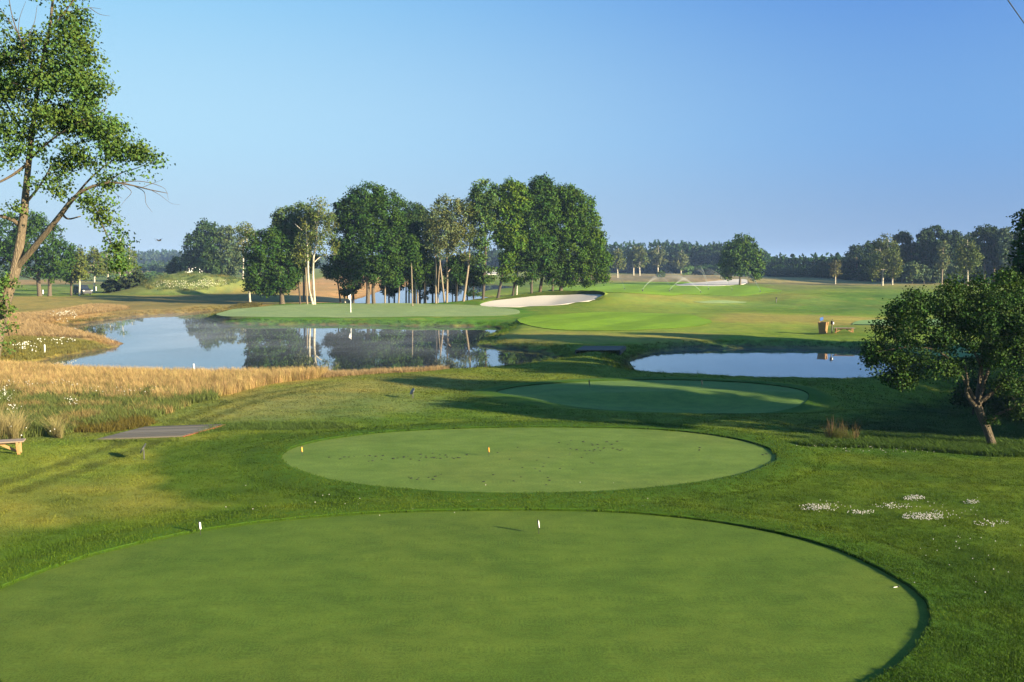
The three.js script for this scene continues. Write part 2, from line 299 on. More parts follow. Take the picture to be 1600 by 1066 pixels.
function landColor(x, z, out) {
  const r = Math.hypot(x, z), j1 = noise2(x / 2.3, z / 2.3), j2 = noise2(x / 0.8 + 40, z / 0.8), j3 = noise2(x / 11, z / 11), j4 = noise2(x / 30 + 7, z / 30);
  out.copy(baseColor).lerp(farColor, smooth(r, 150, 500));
  const dry = r > 45 ? smooth(0.6 * noise2(x / 9 + 50, z / 5) + 0.5 * noise2(x / 2.6 + 3, z / 1.7), 0.05, 0.9) * 0.42 * smooth(r, 45, 110) * (1 - smooth(r, 250, 420)) : 0;
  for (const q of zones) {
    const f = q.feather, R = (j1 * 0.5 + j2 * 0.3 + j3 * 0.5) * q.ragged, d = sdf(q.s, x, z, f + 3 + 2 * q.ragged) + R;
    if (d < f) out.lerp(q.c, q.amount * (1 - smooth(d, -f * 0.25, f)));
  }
  if (dry > 0) out.lerp(dryColor, dry * smooth(out.g - out.r, -0.05, 0.06));
  const j5 = r < 90 ? noise2(x / 0.33 + 80, z / 0.33) : 0, j6 = r < 300 ? noise2(x / 4.5 + 20, z / 1.6) : 0, mottled = 1 + 0.10 * j3 + 0.10 * j1 + 0.11 * j2 + 0.08 * j4 + 0.10 * j5 + 0.09 * j6;
  out.r *= mottled * (1 + 0.09 * j1 + 0.08 * j4 + 0.07 * j6); out.g *= mottled; out.b *= mottled;
  if (r < 45) { const d = Math.min(sdf(teeShapes[0], x, z, 9), sdf(teeShapes[1], x, z, 9)); if (d > 0.3 && d < 9) { const s = 1 + 0.075 * Math.sin((d + 0.25 * j3) * 4.6) * (1 - d / 9); out.r *= s; out.g *= s; out.b *= s; } }
  for (const q of ruts) { const d = q(x, z) + 0.12 * j2; if (d < 0.45) out.lerp(tmpC.setRGB(0.10, 0.125, 0.022), 0.55 * (1 - smooth(d, 0.1, 0.45))); }
  for (let i = 0; i < 3; i++) {
    const d = sdf(pondShapes[i], x, z, 3) + 0.3 * j1 + 0.15 * j2;
    const w = i === 0 ? 0.6 : 1.1; if (d < w) out.lerp(d < 0.1 ? mudColor : shoreColor, 0.8 * (1 - smooth(d, 0.2, w)));
  }
  out.multiplyScalar(K); return out;
}
{
  const angles = [], radii = [];
  for (let a = -80; a < -32; a += 2) angles.push(a);
  for (let a = -32; a <= 32.001; a += 0.16) angles.push(a);
  for (let a = 34; a <= 80; a += 2) angles.push(a);
  for (let r = 4; r < 5200; r *= r < 9 ? 1.08 : r < 260 ? 1.0085 : r < 700 ? 1.016 : 1.06) radii.push(r);
  const na = angles.length, nr = radii.length, pos = new Float32Array(na * nr * 3), col = new Float32Array(na * nr * 3), uv = new Float32Array(na * nr * 2), idx = [], c = new THREE.Color();
  for (let i = 0; i < nr; i++) for (let j = 0; j < na; j++) {
    const a = angles[j] * Math.PI / 180, x = radii[i] * Math.sin(a), z = -radii[i] * Math.cos(a), k = i * na + j;
    pos[k * 3] = x; pos[k * 3 + 1] = height(x, z); pos[k * 3 + 2] = z;
    landColor(x, z, c); col[k * 3] = c.r; col[k * 3 + 1] = c.g; col[k * 3 + 2] = c.b;
    uv[k * 2] = x / 3.1; uv[k * 2 + 1] = z / 3.1;
    if (i && j) idx.push(k - na - 1, k - na, k - 1, k - 1, k - na, k);
  }
  const g = new THREE.BufferGeometry();
  g.setAttribute('position', new THREE.BufferAttribute(pos, 3)); g.setAttribute('color', new THREE.BufferAttribute(col, 3)); g.setAttribute('uv', new THREE.BufferAttribute(uv, 2));
  g.setIndex(idx); g.computeVertexNormals();
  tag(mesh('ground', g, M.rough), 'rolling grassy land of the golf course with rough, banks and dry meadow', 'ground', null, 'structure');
}
// a sheet laid over the land: rings from the middle of a closed outline out to its edge
function sheet(name, shape, colorAt, material, rings, tile, lift, depth = () => 0) {
  const poly = shape.poly, n = poly.length; let cx = 0, cz = 0;
  for (const [x, z] of poly) { cx += x / n; cz += z / n; }
  const pos = [], col = [], uv = [], idx = [], c = new THREE.Color();
  const put = (x, z, y) => { pos.push(x, y, z); uv.push(x / tile, z / tile); colorAt(x, z, c); c.multiplyScalar(dim); col.push(c.r, c.g, c.b); };
  let dim = 1;
  put(cx, cz, baseHeight(cx, cz) + lift + depth(0));
  for (let r = 1; r <= rings; r++) for (let i = 0; i < n; i++) {
    const t = Math.pow(r / rings, 0.8), x = lerp(cx, poly[i][0], t), z = lerp(cz, poly[i][1], t);
    put(x, z, baseHeight(x, z) + lift + depth(t));
  }
  dim = 0.3;  // thatch and shade put into the skirt colour, against a sunlit rim
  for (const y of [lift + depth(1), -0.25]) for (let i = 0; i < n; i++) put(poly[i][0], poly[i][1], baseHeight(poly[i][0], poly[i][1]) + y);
  for (let i = 0; i < n; i++) {
    const a = 1 + i, b = 1 + (i + 1) % n; idx.push(0, a, b);
    for (let r = 0; r <= rings; r++) if (r !== rings - 1) idx.push(a + r * n, a + (r + 1) * n, b + r * n, b + r * n, a + (r + 1) * n, b + (r + 1) * n);
  }
  const g = new THREE.BufferGeometry();
  g.setAttribute('position', new THREE.Float32BufferAttribute(pos, 3)); g.setAttribute('color', new THREE.Float32BufferAttribute(col, 3)); g.setAttribute('uv', new THREE.Float32BufferAttribute(uv, 2));
  g.setIndex(idx);
  g.computeVertexNormals();
  // face upward whichever way round the outline was drawn
  if (g.attributes.normal.getY(1) < 0) { const q = g.index.array; for (let i = 0; i < q.length; i += 3) { const t = q[i]; q[i] = q[i + 1]; q[i + 1] = t; } g.computeVertexNormals(); }
  return mesh(name, g, material);
}
const mown = (hexA, hexB, hexC) => { const a = lin(hexA), b = lin(hexB), cc = lin(hexC); return (x, z, c) => { const m = noise2(x / 3 + 5, z / 1.8), n = noise2(x / 0.9, z / 0.6 + 3), f = noise2(x / 8, z / 6 + 11); c.copy(a).lerp(b, clamp(0.5 + 0.45 * m + 0.2 * n, 0, 1)).lerp(cc, clamp(0.35 * f + 0.1 * n, 0, 0.5)).multiplyScalar(MOWN * (1 + 0.06 * m + 0.08 * n)); }; };
const COLLAR = 1.5, collarLift = (d) => d < COLLAR ? lerp(0.066, 0.012, smooth(d / COLLAR, 0.3, 1)) : 0;
// collar of longer turf round a tee, a hand's breadth higher than the mown surface
function collar(shape, width, hex, label) {
  const poly = shape.poly, n = poly.length; let cx = 0, cz = 0;
  for (const [x, z] of poly) { cx += x / n; cz += z / n; }
  const pos = [], col = [], uv = [], idx = [], rows = 11, c = new THREE.Color(), base = lin(hex);
  for (let r = 0; r < rows; r++) for (let i = 0; i < n; i++) {
    let [x, z] = poly[i]; const l = Math.hypot(x - cx, z - cz), t = r < 2 ? 0 : Math.pow((r - 2) / (rows - 3), 1.6), jag = 0.025 * noise2(x * 4, z * 4);
    const w = width * t + (r < 2 ? jag : 0.03 + jag); x += (x - cx) / l * w; z += (z - cz) / l * w;
    const y = baseHeight(x, z) + (r === 0 ? -0.05 : r === rows - 1 ? -0.03 : lerp(0.066, 0.012, smooth(t, 0.3, 1)) + (r === 1 ? -0.012 : 0));
    pos.push(x, y, z); uv.push(x / 3.1, z / 3.1);
    if (r < 2) c.copy(base).multiplyScalar(0.3); else { landColor(x, z, c); c.lerp(tmpC.copy(base).multiplyScalar(K * (1 + 0.12 * noise2(x / 2, z / 2))), 1 - smooth(t, 0.35, 0.95)); }  // inner wall darkened: thatch brown and edge shadow in the colour
    col.push(c.r, c.g, c.b);
    if (r) { const a = (r - 1) * n + i, b = (r - 1) * n + (i + 1) % n; idx.push(a, b, a + n, b, b + n, a + n); }
  }
  const g = new THREE.BufferGeometry();
  g.setAttribute('position', new THREE.Float32BufferAttribute(pos, 3)); g.setAttribute('color', new THREE.Float32BufferAttribute(col, 3)); g.setAttribute('uv', new THREE.Float32BufferAttribute(uv, 2));
  g.setIndex(idx); g.computeVertexNormals();
  const k = 5 * n; if (g.attributes.normal.getY(k) < 0) { const q = g.index.array; for (let i = 0; i < q.length; i += 3) { const t = q[i]; q[i] = q[i + 1]; q[i + 1] = t; } g.computeVertexNormals(); }
  tag(mesh('turf_collar', g, M.rough), label, 'turf', null, 'structure');
}
const teeTone = mown('#5f7b2a', '#69812d', '#727f33');
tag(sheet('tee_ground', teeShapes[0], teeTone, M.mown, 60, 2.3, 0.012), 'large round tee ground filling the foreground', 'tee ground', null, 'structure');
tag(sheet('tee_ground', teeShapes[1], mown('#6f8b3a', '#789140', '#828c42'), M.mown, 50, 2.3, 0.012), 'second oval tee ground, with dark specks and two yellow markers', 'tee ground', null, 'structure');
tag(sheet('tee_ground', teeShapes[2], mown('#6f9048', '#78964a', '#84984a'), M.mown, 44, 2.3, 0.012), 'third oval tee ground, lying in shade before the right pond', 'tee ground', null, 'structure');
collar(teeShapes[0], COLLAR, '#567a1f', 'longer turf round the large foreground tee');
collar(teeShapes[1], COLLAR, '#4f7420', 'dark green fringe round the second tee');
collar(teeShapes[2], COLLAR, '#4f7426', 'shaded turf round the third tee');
// the island green and its fairway
const greenTone = mown('#97b274', '#a2b679', '#abb67a'), fairTone = mown('#86ae2c', '#93b52e', '#7aa026');
const stripes = (tone, w, turn) => (x, z, c) => { tone(x, z, c); const s = Math.sin((x * Math.cos(turn) + z * Math.sin(turn)) * Math.PI / w); c.multiplyScalar(1 + 0.09 * clamp(s * 4, -1, 1)); };
tag(sheet('putting_green', lay([[338, 492], [352, 487], [400, 480.5], [480, 476], [580, 474.5], [700, 476], [780, 481], [812, 487], [800, 492], [700, 495], [600, 496], [480, 496], [400, 495.5], [355, 495]]), greenTone, M.mown, 30, 2.3, 0.05), 'pale putting green above the pond with a flagstick on it', 'putting green', null, 'structure');
tag(sheet('fairway', lay([[812, 498], [850, 493], [920, 489], [990, 488.5], [1050, 491], [1095, 497], [1112, 503], [1090, 510], [1020, 515], [940, 517], [870, 515.5], [830, 510]]), stripes(fairTone, 4, 0.5), M.mown, 26, 2.3, 0.05), 'bright green striped fairway between the near bunker and the right pond', 'fairway', null, 'structure');
tag(sheet('fairway', lay([[880, 449], [960, 443], [1060, 441], [1120, 442.5], [1190, 448.5], [1222, 455], [1190, 459], [1100, 461], [1020, 460.5], [940, 458], [880, 456]]), stripes(fairTone, 6, 0.3), M.mown, 22, 2.3, 0.09), 'bright far fairway under the sprinkler jets', 'fairway', null, 'structure');
tag(sheet('putting_green', lay([[1084, 472], [1110, 470.4], [1140, 470.4], [1166, 472.4], [1150, 474.2], [1115, 474.4]]), greenTone, M.mown, 10, 2.3, 0.06), 'small far green in the yellowish rough', 'putting green', null, 'structure');
tag(sheet('tee_ground', lay([[1336, 504], [1370, 500], [1440, 499], [1520, 501], [1560, 506], [1520, 510], [1420, 511], [1350, 508]]), mown('#84aa66', '#90b070', '#98b070'), M.mown, 14, 2.3, 0.05), 'pale green tee behind the leaning tree', 'tee ground', null, 'structure');
tag(sheet('tee_ground', lay([[1400, 545], [1460, 538], [1560, 536], [1640, 542], [1600, 556], [1480, 558]]), mown('#84aa66', '#90b070', '#98b070'), M.mown, 14, 2.3, 0.04), 'green tee glimpsed through the branches of the leaning tree', 'tee ground', null, 'structure');
const sandPale = (x, z, c) => c.setRGB(1, 1, 1);
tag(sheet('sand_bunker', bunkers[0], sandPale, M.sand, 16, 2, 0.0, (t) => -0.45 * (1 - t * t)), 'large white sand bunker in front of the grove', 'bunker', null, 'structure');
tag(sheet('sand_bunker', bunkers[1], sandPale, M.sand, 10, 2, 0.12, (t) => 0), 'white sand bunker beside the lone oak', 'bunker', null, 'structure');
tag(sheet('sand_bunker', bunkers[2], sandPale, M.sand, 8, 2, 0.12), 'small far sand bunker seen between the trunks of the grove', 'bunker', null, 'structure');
// turf lips, faces darkened for soil and overhang shade, over the back edges of the sand
function lip(pts, h, label) {
  const q = pts.map(([x, y]) => ground(x, y)), c = new THREE.CatmullRomCurve3(q), pos = [], col = [], uv = [], idx = [], N = 60, cc = new THREE.Color();
  const dir = q[q.length - 1].clone().sub(q[0]), out = V(dir.z, 0, -dir.x).normalize(); if (out.z > 0) out.negate();
  for (let i = 0; i <= N; i++) {
    const p = c.getPoint(i / N), k = h * Math.sin(Math.PI * Math.pow(i / N, 0.8)) * (0.85 + 0.3 * Math.abs(noise2(i / 5, 3)));
    for (const [o, y] of [[-0.15, -0.3], [0, k], [0.8, k * 0.95 + 0.03], [3.5, -0.1]]) {
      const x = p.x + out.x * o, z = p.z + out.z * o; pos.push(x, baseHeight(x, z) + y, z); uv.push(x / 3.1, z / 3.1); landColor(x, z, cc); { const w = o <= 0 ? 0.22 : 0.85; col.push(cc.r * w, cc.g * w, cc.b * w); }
    }
    if (i) for (let s = 0; s < 3; s++) { const a = (i - 1) * 4 + s; idx.push(a, a + 4, a + 1, a + 1, a + 4, a + 5); }
  }
  const g = new THREE.BufferGeometry();
  g.setAttribute('position', new THREE.Float32BufferAttribute(pos, 3)); g.setAttribute('color', new THREE.Float32BufferAttribute(col, 3)); g.setAttribute('uv', new THREE.Float32BufferAttribute(uv, 2));
  g.setIndex(idx); g.computeVertexNormals();
  tag(mesh('bunker_lip', g, M.rough), label, 'turf', null, 'structure');
}
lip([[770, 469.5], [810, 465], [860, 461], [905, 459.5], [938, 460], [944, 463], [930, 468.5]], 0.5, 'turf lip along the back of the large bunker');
// water
ponds.forEach((p, i) => {
  const poly = pondShapes[i].poly, n = poly.length; let area = 0;
  for (let k = 0; k < n; k++) { const a = poly[k], b = poly[(k + 1) % n]; area += a[0] * b[1] - b[0] * a[1]; }
  const sgn = area > 0 ? 1 : -1;
  const big = poly.map((q, k) => { const a = poly[(k + n - 1) % n], b = poly[(k + 1) % n], dx = b[0] - a[0], dz = b[1] - a[1], l = Math.hypot(dx, dz) || 1; return new THREE.Vector2(q[0] + sgn * dz / l * 0.9, -(q[1] - sgn * dx / l * 0.9)); });
  const g = new THREE.ShapeGeometry(new THREE.Shape(big)); g.rotateX(-Math.PI / 2); g.translate(0, WATER, 0);
  const w = mesh(['pond', 'pond', 'lake'][i], g, M.water);
  tag(w, ['still pond before the green mirroring the grove', 'blue pond on the right before the bench', 'far lake seen between the trunks of the grove'][i], 'water', null, 'structure');
});

// thin morning mist lying on the main pond, a few loose layers that thin out towards the banks
{
  for (const w of [0, 1]) {
  const s = pondShapes[w], pos = [], col = [], idx = [], step = w ? 1 : 1.5, nx = Math.ceil((s.x1 - s.x0) / step), nz = Math.ceil((s.z1 - s.z0) / step);
  [0.12, 0.3, 0.5, 0.75, 1.05].forEach((h, l) => {
    const o = pos.length / 3;
    for (let j = 0; j <= nz; j++) for (let i = 0; i <= nx; i++) {
      const x = s.x0 + i * step, z = s.z0 + j * step, d = sdf(s, x, z, 2), n = 0.5 + 0.5 * noise2(x / 9 + l * 7, z / 14) + 0.35 * noise2(x / 3 + l * 3, z / 5);
      pos.push(x, WATER + h + 0.06 * noise2(x / 4 + l, z / 4), z); col.push(1, 1, 1, 0.042 * clamp(n, 0, 1.2) * (x < -24 ? 1.5 : 1) * smooth(-d, 0.2, w ? 3 : 5) * (w ? 0.9 : smooth(-z, 56, 74)) * (1 - l * 0.14));
      if (i && j) { const a = o + (j - 1) * (nx + 1) + i; const p = a - 1, q = a + nx + 1; if (col[a * 4 + 3] + col[p * 4 + 3] + col[q * 4 + 3] + col[(q - 1) * 4 + 3] > 0) idx.push(p, q - 1, a, a, q - 1, q); }
    }
  });
  const g = new THREE.BufferGeometry(); g.setAttribute('position', new THREE.Float32BufferAttribute(pos, 3)); g.setAttribute('color', new THREE.Float32BufferAttribute(col, 4)); g.setIndex(idx); g.computeVertexNormals();
  const m = mesh('mist', g, new THREE.MeshPhysicalMaterial({ vertexColors: true, transparent: true, color: new THREE.Color(0.7, 0.75, 0.8), roughness: 1, specularIntensity: 0, side: THREE.DoubleSide })); m.castShadow = false;
  tag(m, ['thin white morning mist drifting over the main pond', 'faint morning mist over the pond on the right'][w], 'mist', null, 'stuff');
  }
}

// ---------------------------------------------------------------- trees
// a tapering limb along points with radii
function limb(pts, sides = 6, steps = 4) { // pts: [Vector3, radius][]
  const c = new THREE.CatmullRomCurve3(pts.map((p) => p[0])), n = (pts.length - 1) * steps, pos = [], nor = [], uv = [], idx = [];
  const t = V(0, 0, 0), a = V(0, 0, 0), b = V(0, 0, 0), p = V(0, 0, 0); let len = 0, last = null;
  for (let i = 0; i <= n; i++) {
    const u = i / n, k = Math.min(pts.length - 2, Math.floor(u * (pts.length - 1))), f = u * (pts.length - 1) - k, r = lerp(pts[k][1], pts[k + 1][1], f);
    c.getPoint(u, p); c.getTangent(u, t); a.set(0.31, 0.2, 1).cross(t).normalize(); b.crossVectors(t, a).normalize();
    if (last) len += last.distanceTo(p); last = p.clone();
    for (let s = 0; s <= sides; s++) {
      const w = s / sides * Math.PI * 2, x = a.x * Math.cos(w) + b.x * Math.sin(w), y = a.y * Math.cos(w) + b.y * Math.sin(w), z = a.z * Math.cos(w) + b.z * Math.sin(w);
      const q = r * (sides > 6 ? 1 + 0.08 * noise3(x * 2 + len, y * 2, z * 2) : 1);
      pos.push(p.x + x * q, p.y + y * q, p.z + z * q); nor.push(x, y, z); uv.push(s / sides, len / 0.8);
    }
    if (i) for (let s = 0; s < sides; s++) { const o = (i - 1) * (sides + 1) + s, m = o + sides + 1; idx.push(o, o + 1, m, o + 1, m + 1, m); }
  }
  const g = new THREE.BufferGeometry();
  g.setAttribute('position', new THREE.Float32BufferAttribute(pos, 3)); g.setAttribute('normal', new THREE.Float32BufferAttribute(nor, 3)); g.setAttribute('uv', new THREE.Float32BufferAttribute(uv, 2)); g.setIndex(idx);
  return g;
}
// leaves: clumps scattered over the outer parts of several lobes, each leaf a small folded blade
// lobes [[x,y,z,rx,ry,rz]]; o: {n clumps, k leaves a clump, r clump radius, size, hue [r,g,b], hues spread, gap, droop}
function clumpSpots(R, lobes, o) {
  const w = lobes.map((l) => Math.pow(l[3] * l[4] * l[5], 0.62)), sum = w.reduce((a, b) => a + b, 0), out = [];
  const ph = R() * 100;
  for (let tries = 0; out.length < o.n && tries < o.n * 6; tries++) {
    let q = R() * sum, i = 0; while (q > w[i] && i < w.length - 1) q -= w[i++];
    const l = lobes[i], u = R() * 2 - 1, a = R() * Math.PI * 2, s = Math.sqrt(1 - u * u), f = (o.core ?? 0.4) + (1 - (o.core ?? 0.4)) * Math.pow(R(), 0.45);
    const d = V(s * Math.cos(a), u, s * Math.sin(a)), c = V(l[0] + d.x * l[3] * f, l[1] + d.y * l[4] * f, l[2] + d.z * l[5] * f);
    const m = o.noise ?? 2.2;
    if (noise3(c.x / m + ph, c.y / m, c.z / m) < (o.gap ?? -0.3)) continue;
    d.y += 0.25; out.push([c, d.normalize()]);
  }
  return out;
}
function leafCloud(R, spots, o) {
  const N = spots.length * o.k, pos = new Float32Array(N * 12), nor = new Float32Array(N * 12), col = new Float32Array(N * 12), idx = new Uint32Array(N * 6);
  const t = V(0, 0, 0), b = V(0, 0, 0), n = V(0, 0, 0), p = V(0, 0, 0), g3 = () => (R() + R() + R() - 1.5) * 0.82; let e = 0;
  const hue = o.hue, sp = o.spread ?? 0.18;
  for (const [c, d] of spots) {
    const tint = 1 + sp * (R() * 2 - 1) * 1.2, warm = sp * (R() * 2 - 1);
    for (let i = 0; i < o.k; i++) {
      p.set(c.x + g3() * o.r, c.y + g3() * o.r * (o.flat ?? 0.75) - (o.droop ?? 0) * R() * o.r, c.z + g3() * o.r);
      n.set(d.x * 0.7 + R() * 2 - 1, d.y * 0.7 + R() * 1.7 - 0.7, d.z * 0.7 + R() * 2 - 1).normalize();
      t.set(R() * 2 - 1, R() * 2 - 1 - (o.hang ?? 0.3), R() * 2 - 1); t.addScaledVector(n, -t.dot(n)).normalize(); b.crossVectors(n, t);
      const L = o.size * (0.65 + R() * 0.7), W = L * (o.slim ?? 0.34), q = e * 12, lt = tint * (1 + sp * 0.9 * (R() * 2 - 1)), lw = warm + 0.1 * (R() - 0.5);
      const put = (k, st, sb, sn) => { pos[q + k * 3] = p.x + t.x * st + b.x * sb + n.x * sn; pos[q + k * 3 + 1] = p.y + t.y * st + b.y * sb + n.y * sn; pos[q + k * 3 + 2] = p.z + t.z * st + b.z * sb + n.z * sn; };
      put(0, -L * 0.5, 0, 0); put(1, -L * 0.05, W, W * 0.35); put(2, L * 0.5, 0, -L * 0.06); put(3, -L * 0.05, -W, W * 0.35);
      for (let k = 0; k < 4; k++) { const s = k === 1 ? -0.3 : k === 3 ? 0.3 : 0; nor[q + k * 3] = n.x + b.x * s; nor[q + k * 3 + 1] = n.y + b.y * s; nor[q + k * 3 + 2] = n.z + b.z * s; col[q + k * 3] = hue[0] * lt * (1 + lw); col[q + k * 3 + 1] = hue[1] * lt; col[q + k * 3 + 2] = hue[2] * lt * (1 - lw); }
      const x = e * 6, y = e * 4; idx[x] = y; idx[x + 1] = y + 2; idx[x + 2] = y + 1; idx[x + 3] = y; idx[x + 4] = y + 3; idx[x + 5] = y + 2; e++;
    }
  }
  const g = new THREE.BufferGeometry();
  g.setAttribute('position', new THREE.BufferAttribute(pos, 3)); g.setAttribute('normal', new THREE.BufferAttribute(nor, 3)); g.setAttribute('color', new THREE.BufferAttribute(col, 3)); g.setIndex(new THREE.BufferAttribute(idx, 1));
  return g;
}
// thin boughs from the limbs out to some of the clumps
function boughs(R, limbs, spots, o) {
  const nodes = []; for (const l of limbs) { const c = new THREE.CatmullRomCurve3(l.map((p) => p[0])), n = l.length * 6; for (let i = Math.floor(n * 0.3); i <= n; i++) { const u = i / n, k = Math.min(l.length - 2, Math.floor(u * (l.length - 1))); nodes.push([c.getPoint(u), lerp(l[k][1], l[k + 1][1], u * (l.length - 1) - k)]); } }
  const list = [], step = Math.max(1, Math.floor(spots.length / o.count));
  for (let i = 0; i < spots.length; i += step) {
    const c = spots[i][0]; let best = null, bd = 1e9;
    for (const nd of nodes) { const dy = c.y - nd[0].y, dh = Math.hypot(c.x - nd[0].x, c.z - nd[0].z), s = Math.hypot(dh, dy) + (dy < dh * 0.25 ? (dh * 0.25 - dy) * (o.rise ?? 1.2) : 0); if (s < bd) { bd = s; best = nd; } }
    const a = best[0], d = a.distanceTo(c); if (d < 0.05) continue;
    const r0 = Math.min(best[1] * 0.7, o.thin * (0.35 + d * 0.35)), w = d * 0.12;
    const m1 = a.clone().lerp(c, 0.35).add(V((R() - 0.5) * w, d * 0.06 + (R() - 0.5) * w, (R() - 0.5) * w)), m2 = a.clone().lerp(c, 0.7).add(V((R() - 0.5) * w, d * 0.05, (R() - 0.5) * w));
    list.push(limb([[a, r0], [m1, r0 * 0.75], [m2, r0 * 0.5], [c, r0 * 0.2]], 3, 2));
    nodes.push([m1, r0 * 0.75], [m2, r0 * 0.5], [c, r0 * 0.3]);
  }
  return list;
}
// A tree traced at the distance where it stands: trunk lines and crown lobes read off the photograph, given their real depth.
// trunks [[ [px,py,halfwidth px], ... ], ...]; lobes [[px,py,rx,ry,deep?]]
function tree(name, label, o) {
  const R = random(o.seed ?? 1), D = o.D ?? -ground(o.trunks[0][0][0], o.trunks[0][0][1]).z + (o.back ?? 0), s = D / FOCAL, base = dep(o.trunks[0][0][0], o.trunks[0][0][1], D);
  base.y = height(base.x, base.z) - 0.05;
  const root = thing(name, label, 'tree', base.toArray(), 0, o.group);
  const loc = (px, py, dz = 0) => dep(px, py, D - dz).sub(base);
  const limbs = o.trunks.map((t, ti) => t.map(([px, py, hw, dz], i) => { const p = loc(px, py, dz ?? (ti ? (R() - 0.5) * s * 14 : 0)); if (i === 0 && ti < (o.stems ?? 1)) p.y = Math.min(p.y, -0.1) ; return [p, hw * s]; }));
  limbs.forEach((l, i) => {
    const L = i < (o.stems ?? 1) ? [[l[0][0], l[0][1] * 1.45], [l[0][0].clone().lerp(l[1][0], 0.12), l[0][1] * 1.05], ...l.slice(1)] : l;
    mesh(i < (o.stems ?? 1) ? 'trunk' : 'limb', limb(L, o.sides ?? 7, 4), o.bark ?? M.bark, root);
  });
  const lobes = o.lobes.map(([px, py, rx, ry, dz, rz]) => { const p = loc(px, py, dz ?? 0); return [p.x, p.y, p.z, rx * s, ry * s, (rz ?? (rx + ry) / 2 * 0.9) * s]; });
  const spots = clumpSpots(R, lobes, o), bs = boughs(R, limbs, spots, { count: o.boughs ?? 30, thin: o.thin ?? 0.09, rise: o.rise });
  if (bs.length) tag(mesh('boughs', mergeGeometries(bs), o.boughBark ?? o.bark ?? M.bark, root), null, null, null, 'stuff');
  tag(mesh('crown', leafCloud(R, spots, o), o.leaf ?? M.leaf, root), null, null, null, 'stuff');
  return root;
}
const OAK = [0.044, 0.092, 0.008], OAKDARK = [0.029, 0.068, 0.008], FRESH = [0.066, 0.125, 0.011], OLIVE = [0.078, 0.104, 0.022], GREYGREEN = [0.098, 0.122, 0.042], BLUEGREEN = [0.031, 0.064, 0.015];
// --- the grove on the far bank (about 137 m off)
const G = (name, label, o) => tree(name, label, { r: 0.75, k: 30, size: 0.30, gap: -0.24, noise: 1.5, spread: 0.24, ...o, n: (o.n ?? 240) * (o.hue === OLIVE || o.hue === GREYGREEN ? 1.15 : 1.9) });
G('oak_tree', 'low bushy oak whose dark crown nearly reaches the ground left of the green', { seed: 101, hue: OAKDARK, n: 330, trunks: [[[441, 475, 4], [439, 450, 3], [432, 420, 2.4], [424, 390, 1.6]], [[438, 448, 1.6], [452, 432, 1]]], lobes: [[418, 392, 38, 30], [405, 425, 27, 36], [440, 425, 26, 32], [420, 375, 26, 18], [398, 445, 16, 14], [446, 446, 17, 12], [425, 452, 20, 10]] });
G('birch_tree', 'pale birch half hidden at the left edge of the bushy oak', { seed: 102, D: 146, hue: OLIVE, n: 60, bark: M.birch, trunks: [[[390, 452, 1.6], [388, 430, 1.3], [386, 395, 1], [384, 360, 0.6]], [[386, 392, 0.7], [394, 372, 0.4]]], lobes: [[383, 362, 14, 14], [390, 385, 12, 16]], gap: -0.1, k: 16, size: 0.26 });
G('deciduous_tree', 'broad green tree behind the twin-stemmed birch', { seed: 103, back: 5, hue: [0.06, 0.1, 0.024], n: 330, trunks: [[[475, 473, 1.8], [474, 430, 1.6], [466, 380, 1.2], [460, 345, 0.6]]], lobes: [[452, 350, 26, 26], [445, 372, 22, 34], [472, 340, 24, 22], [470, 375, 26, 34], [438, 345, 12, 18], [480, 410, 20, 18]], bark: M.paleBark });
G('slender_tree', 'thin straight brown stem between the bushy oak and the white birch', { seed: 104, D: 139, hue: OLIVE, n: 46, trunks: [[[480, 473, 1.3], [478, 430, 1.1], [476, 385, 0.7]]], lobes: [[476, 390, 12, 18], [470, 410, 9, 12]], bark: M.paleBark, k: 20, boughs: 8 });
G('slender_tree', 'short crooked dark stem next to the bushy oak trunk', { seed: 105, D: 139, hue: OAKDARK, n: 34, trunks: [[[469, 473, 1.4], [467, 450, 1.2], [462, 430, 0.8]]], lobes: [[460, 424, 12, 12]], bark: M.darkBark, k: 18, boughs: 6 });
G('birch_tree', 'tall birch with two crossing white stems and an airy olive crown', { seed: 106, back: -7, stems: 2, hue: OLIVE, n: 215, k: 19, size: 0.27, r: 0.7, gap: -0.12, droop: 0.8, bark: M.birch, boughs: 46, thin: 0.07,
  trunks: [[[489, 473, 1.9], [484, 455, 1.7], [481.5, 430, 1.6], [481, 405, 1.4], [480, 385, 1.2], [478, 365, 0.9], [479, 345, 0.5]], [[491.5, 473, 2.1], [490, 450, 1.9], [489, 425, 1.7], [490, 402, 1.5], [494, 380, 1.3], [495, 355, 1], [497, 335, 0.7], [500, 318, 0.4]], [[489, 400, 1], [485, 390, 0.9], [482, 380, 0.6]], [[491, 410, 0.8], [500, 402, 0.6], [514, 398, 0.4], [526, 397, 0.25]], [[494, 383, 0.7], [503, 373, 0.4], [512, 370, 0.25]], [[495, 352, 0.7], [489, 340, 0.5], [486, 326, 0.3]], [[496, 348, 0.6], [507, 338, 0.35]], [[480, 412, 0.7], [470, 405, 0.5], [458, 401, 0.25]], [[472, 360, 0.7], [465, 354, 0.6], [461, 350, 0.3]]],
  lobes: [[497, 325, 16, 20], [504, 350, 21, 26], [510, 378, 18, 26], [484, 352, 14, 24], [476, 378, 15, 22], [470, 395, 14, 18], [516, 345, 11, 18]] });
